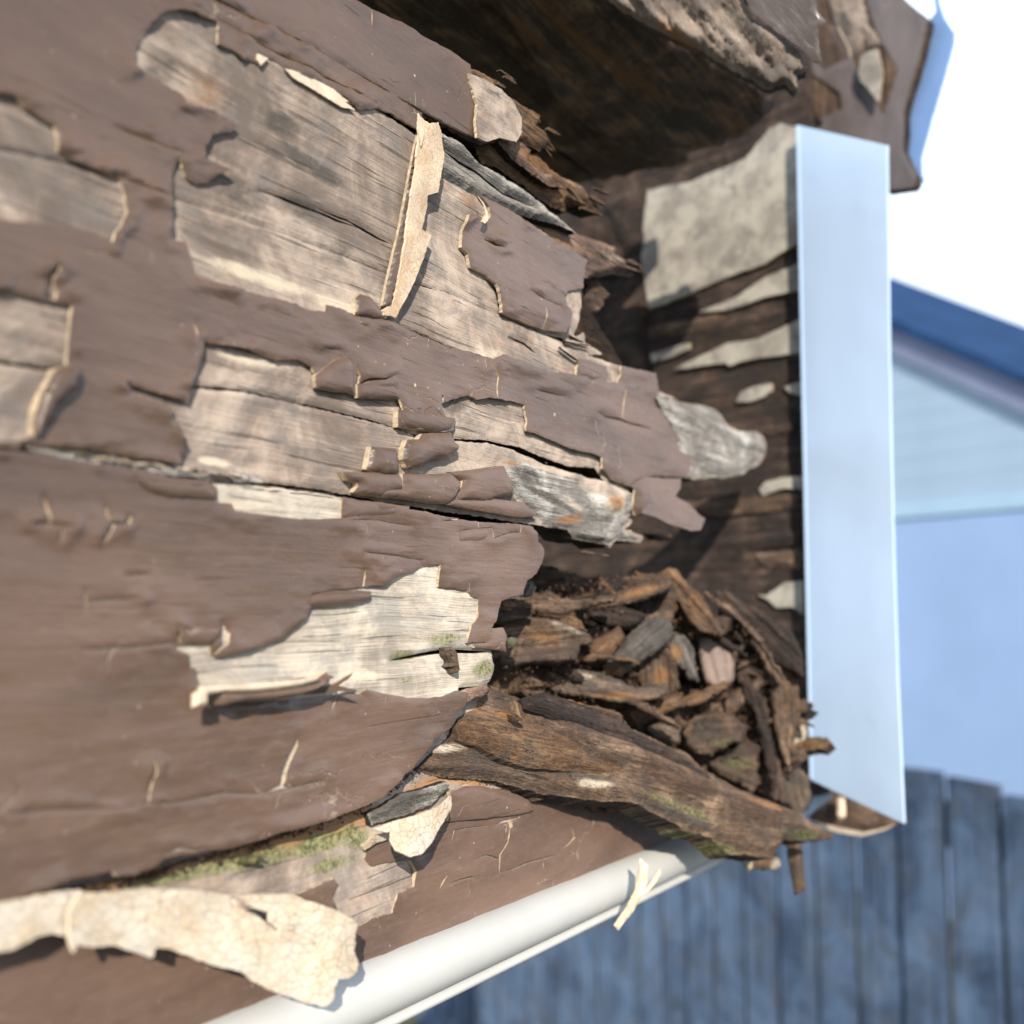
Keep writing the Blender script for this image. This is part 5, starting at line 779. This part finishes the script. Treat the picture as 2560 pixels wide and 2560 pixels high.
# ================================================================== BACKGROUND
def ground():
    m = plain_mat('garden_soil', (0.10, 0.10, 0.06), 0.9, 0.4, 2)
    V = [(-300, -300, 0), (300, -300, 0), (300, 300, 0), (-300, 300, 0)]
    tag(link('ground', V, [(0, 1, 2, 3)], [m], gp=V, stain=np.zeros((4, 4))), 'dark garden ground', None, None, 'structure')
ground()
M['fence'] = wood_mat('grey_fence_wood_blue_shade', (0.105, 0.16, 0.255), (0.068, 0.11, 0.185), (0.022, 0.038, 0.07), relief=0.002, tint=(0.08, 0.13, 0.21))  # grey boards coloured dark blue, standing in for shade on the fence
for nd in M['fence'].node_tree.nodes:
    if nd.type == 'ATTRIBUTE' and nd.attribute_name == 'gp': pass
NFc = np.array([-0.58, -0.815, 0]); NFc /= np.linalg.norm(NFc)
p0 = pt(2300, 1950, 2.25); along = np.array([NFc[1], -NFc[0], 0])*-1      # towards the right of the picture
along = along if np.dot(along, rt) > 0 else -along
fence = thing('board_fence', 'weathered grey board fence far below behind the white post and trim', 'fence', (p0[0], p0[1], 0))
rr = random.Random(3); u = -4.2; top0 = p0[2]; i = 0
def rebox(name, c, ax, wx, ay, wy, h0, h1, mats, parent, topdrop=0.0):
    V = []; gp = []
    for z in (h0, h1):
        for sx_, sy_ in ((-1, -1), (1, -1), (1, 1), (-1, 1)):
            zz = z-(topdrop if (z == h1 and sx_ > 0) else 0); V.append(c+ax*wx*sx_/2+ay*wy*sy_/2+np.array([0, 0, zz])); gp.append((zz*0.15, (wx*sx_/2+np.dot(c, ax))*0.12, wy*sy_/2))
    F = [(0, 3, 2, 1), (4, 5, 6, 7), (0, 1, 5, 4), (1, 2, 6, 5), (2, 3, 7, 6), (3, 0, 4, 7)]
    return link(name, V, F, mats, gp=gp, stain=np.zeros((8, 4)), parent=parent)
while u < 2.6:
    w = 0.142+rr.uniform(-0.006, 0.006); c = np.array([p0[0], p0[1], 0])+along*(u+w/2)+NFc*rr.uniform(-.006, .006); c[2] = 0
    rebox('board', c, along, w-0.02, NFc, 0.018, 0.02, top0+0.018+rr.uniform(-0.012, 0.010), [M['fence']], fence, rr.uniform(-.008, .012)); u += w
for z in (0.4, 1.1, 1.62):
    c = np.array([p0[0], p0[1], 0])-along*0.8-NFc*0.04; rebox('rail', c, along, 6.8, NFc, 0.04, z, z+0.09, [M['fence']], fence)
# neighbour's house
HN = np.array([-0.50, -0.866, 0]); al = np.array([0.866, -0.5, 0])
hp = pt(2400, 1270, 7.0); ho = np.array([hp[0], hp[1], 0])
house = thing('neighbour_house', 'pale sided house, blue shade in its wall colour, with a dark gable roof edge behind the fence', 'house', tuple(ho))
hpl = Plane(hp, HN, al)
M['siding'] = plain_mat('pale_siding_blue_shade', (0.30, 0.41, 0.53), 0.6, 0.05, 1.0); M['siding2'] = plain_mat('pale_wall_blue_shade', (0.26, 0.38, 0.60), 0.7, 0.06, 0.8)  # pale walls tinted blue and lowered to carry their shade in the colour
M['roof'] = plain_mat('dark_roof_edge', (0.018, 0.05, 0.13), 0.9, 0.2, 3, 0, 0.05); M['soffw'] = plain_mat('shaded_soffit', (0.17, 0.20, 0.31), 0.7, 0.1, 2); M['band'] = plain_mat('white_band_blue_shade', (0.33, 0.48, 0.62), 0.6, 0.05, 2)  # soffit and white band: bluish shade is part of the base colour
def hz(px, py): v = hpl.at([(px, py)])[0]; return np.dot(v-ho, al), v[2]
_, zb = hz(2400, 1270)
u0, u1 = -3.5, 4.5
rkA = hz(2215, 835); rkB = hz(2560, 985); sl_ = (rkB[1]-rkA[1])/(rkB[0]-rkA[0])
def rz(u): return rkA[1]+sl_*(u-rkA[0])
def hpts(poly, off): return [ho+al*u+np.array([0, 0, z])-HN*-off for u, z in poly]
# lower wall
slab('lower_wall', hpts([(u0, 0), (u1, 0), (u1, zb-0.04), (u0, zb-0.04)], 0), -HN*0.2, [M['siding2']], house)
slab('band_board', hpts([(u0, zb-0.038), (u1, zb-0.038), (u1, zb+0.06), (u0, zb+0.06)], 0.02), -HN*0.15, [M['band']], house)
z = zb+0.062
while z < rz(u0)+0.1:
    ue = min(u1, rkA[0]+(z+0.16-rkA[1])/sl_) if sl_ < 0 else u1
    a, b = z, z+0.158
    if ue > u0+0.1: slab('siding_board', [ho+al*u0+np.array([0, 0, a])+HN*0.001, ho+al*(min(u1, rkA[0]+(a-rkA[1])/sl_))+np.array([0, 0, a])+HN*0.001, ho+al*ue+np.array([0, 0, b]), ho+al*u0+np.array([0, 0, b])], -HN*0.02, [M['siding']], house)
    z += 0.16
slab('rake_soffit_shade_strip', hpts([(u0, rz(u0)-0.12), (u1, rz(u1)-0.12), (u1, rz(u1)+0.10), (u0, rz(u0)+0.10)], 0.03), HN*0.02, [M['soffw']], house)  # purple shade below the rake, painted as a strip on the wall
rkC = hz(2215, 745); dz_ = rkC[1]-rkA[1]
slab('roof_edge', [ho+al*u+np.array([0, 0, z])+HN*0.10 for u, z in [(u0, rz(u0)+.08), (u1, rz(u1)+.08), (u1, rz(u1)+dz_*0.55), (u0, rz(u0)+dz_*0.55)]], -HN*3.0, [M['roof']], house)
print('done')
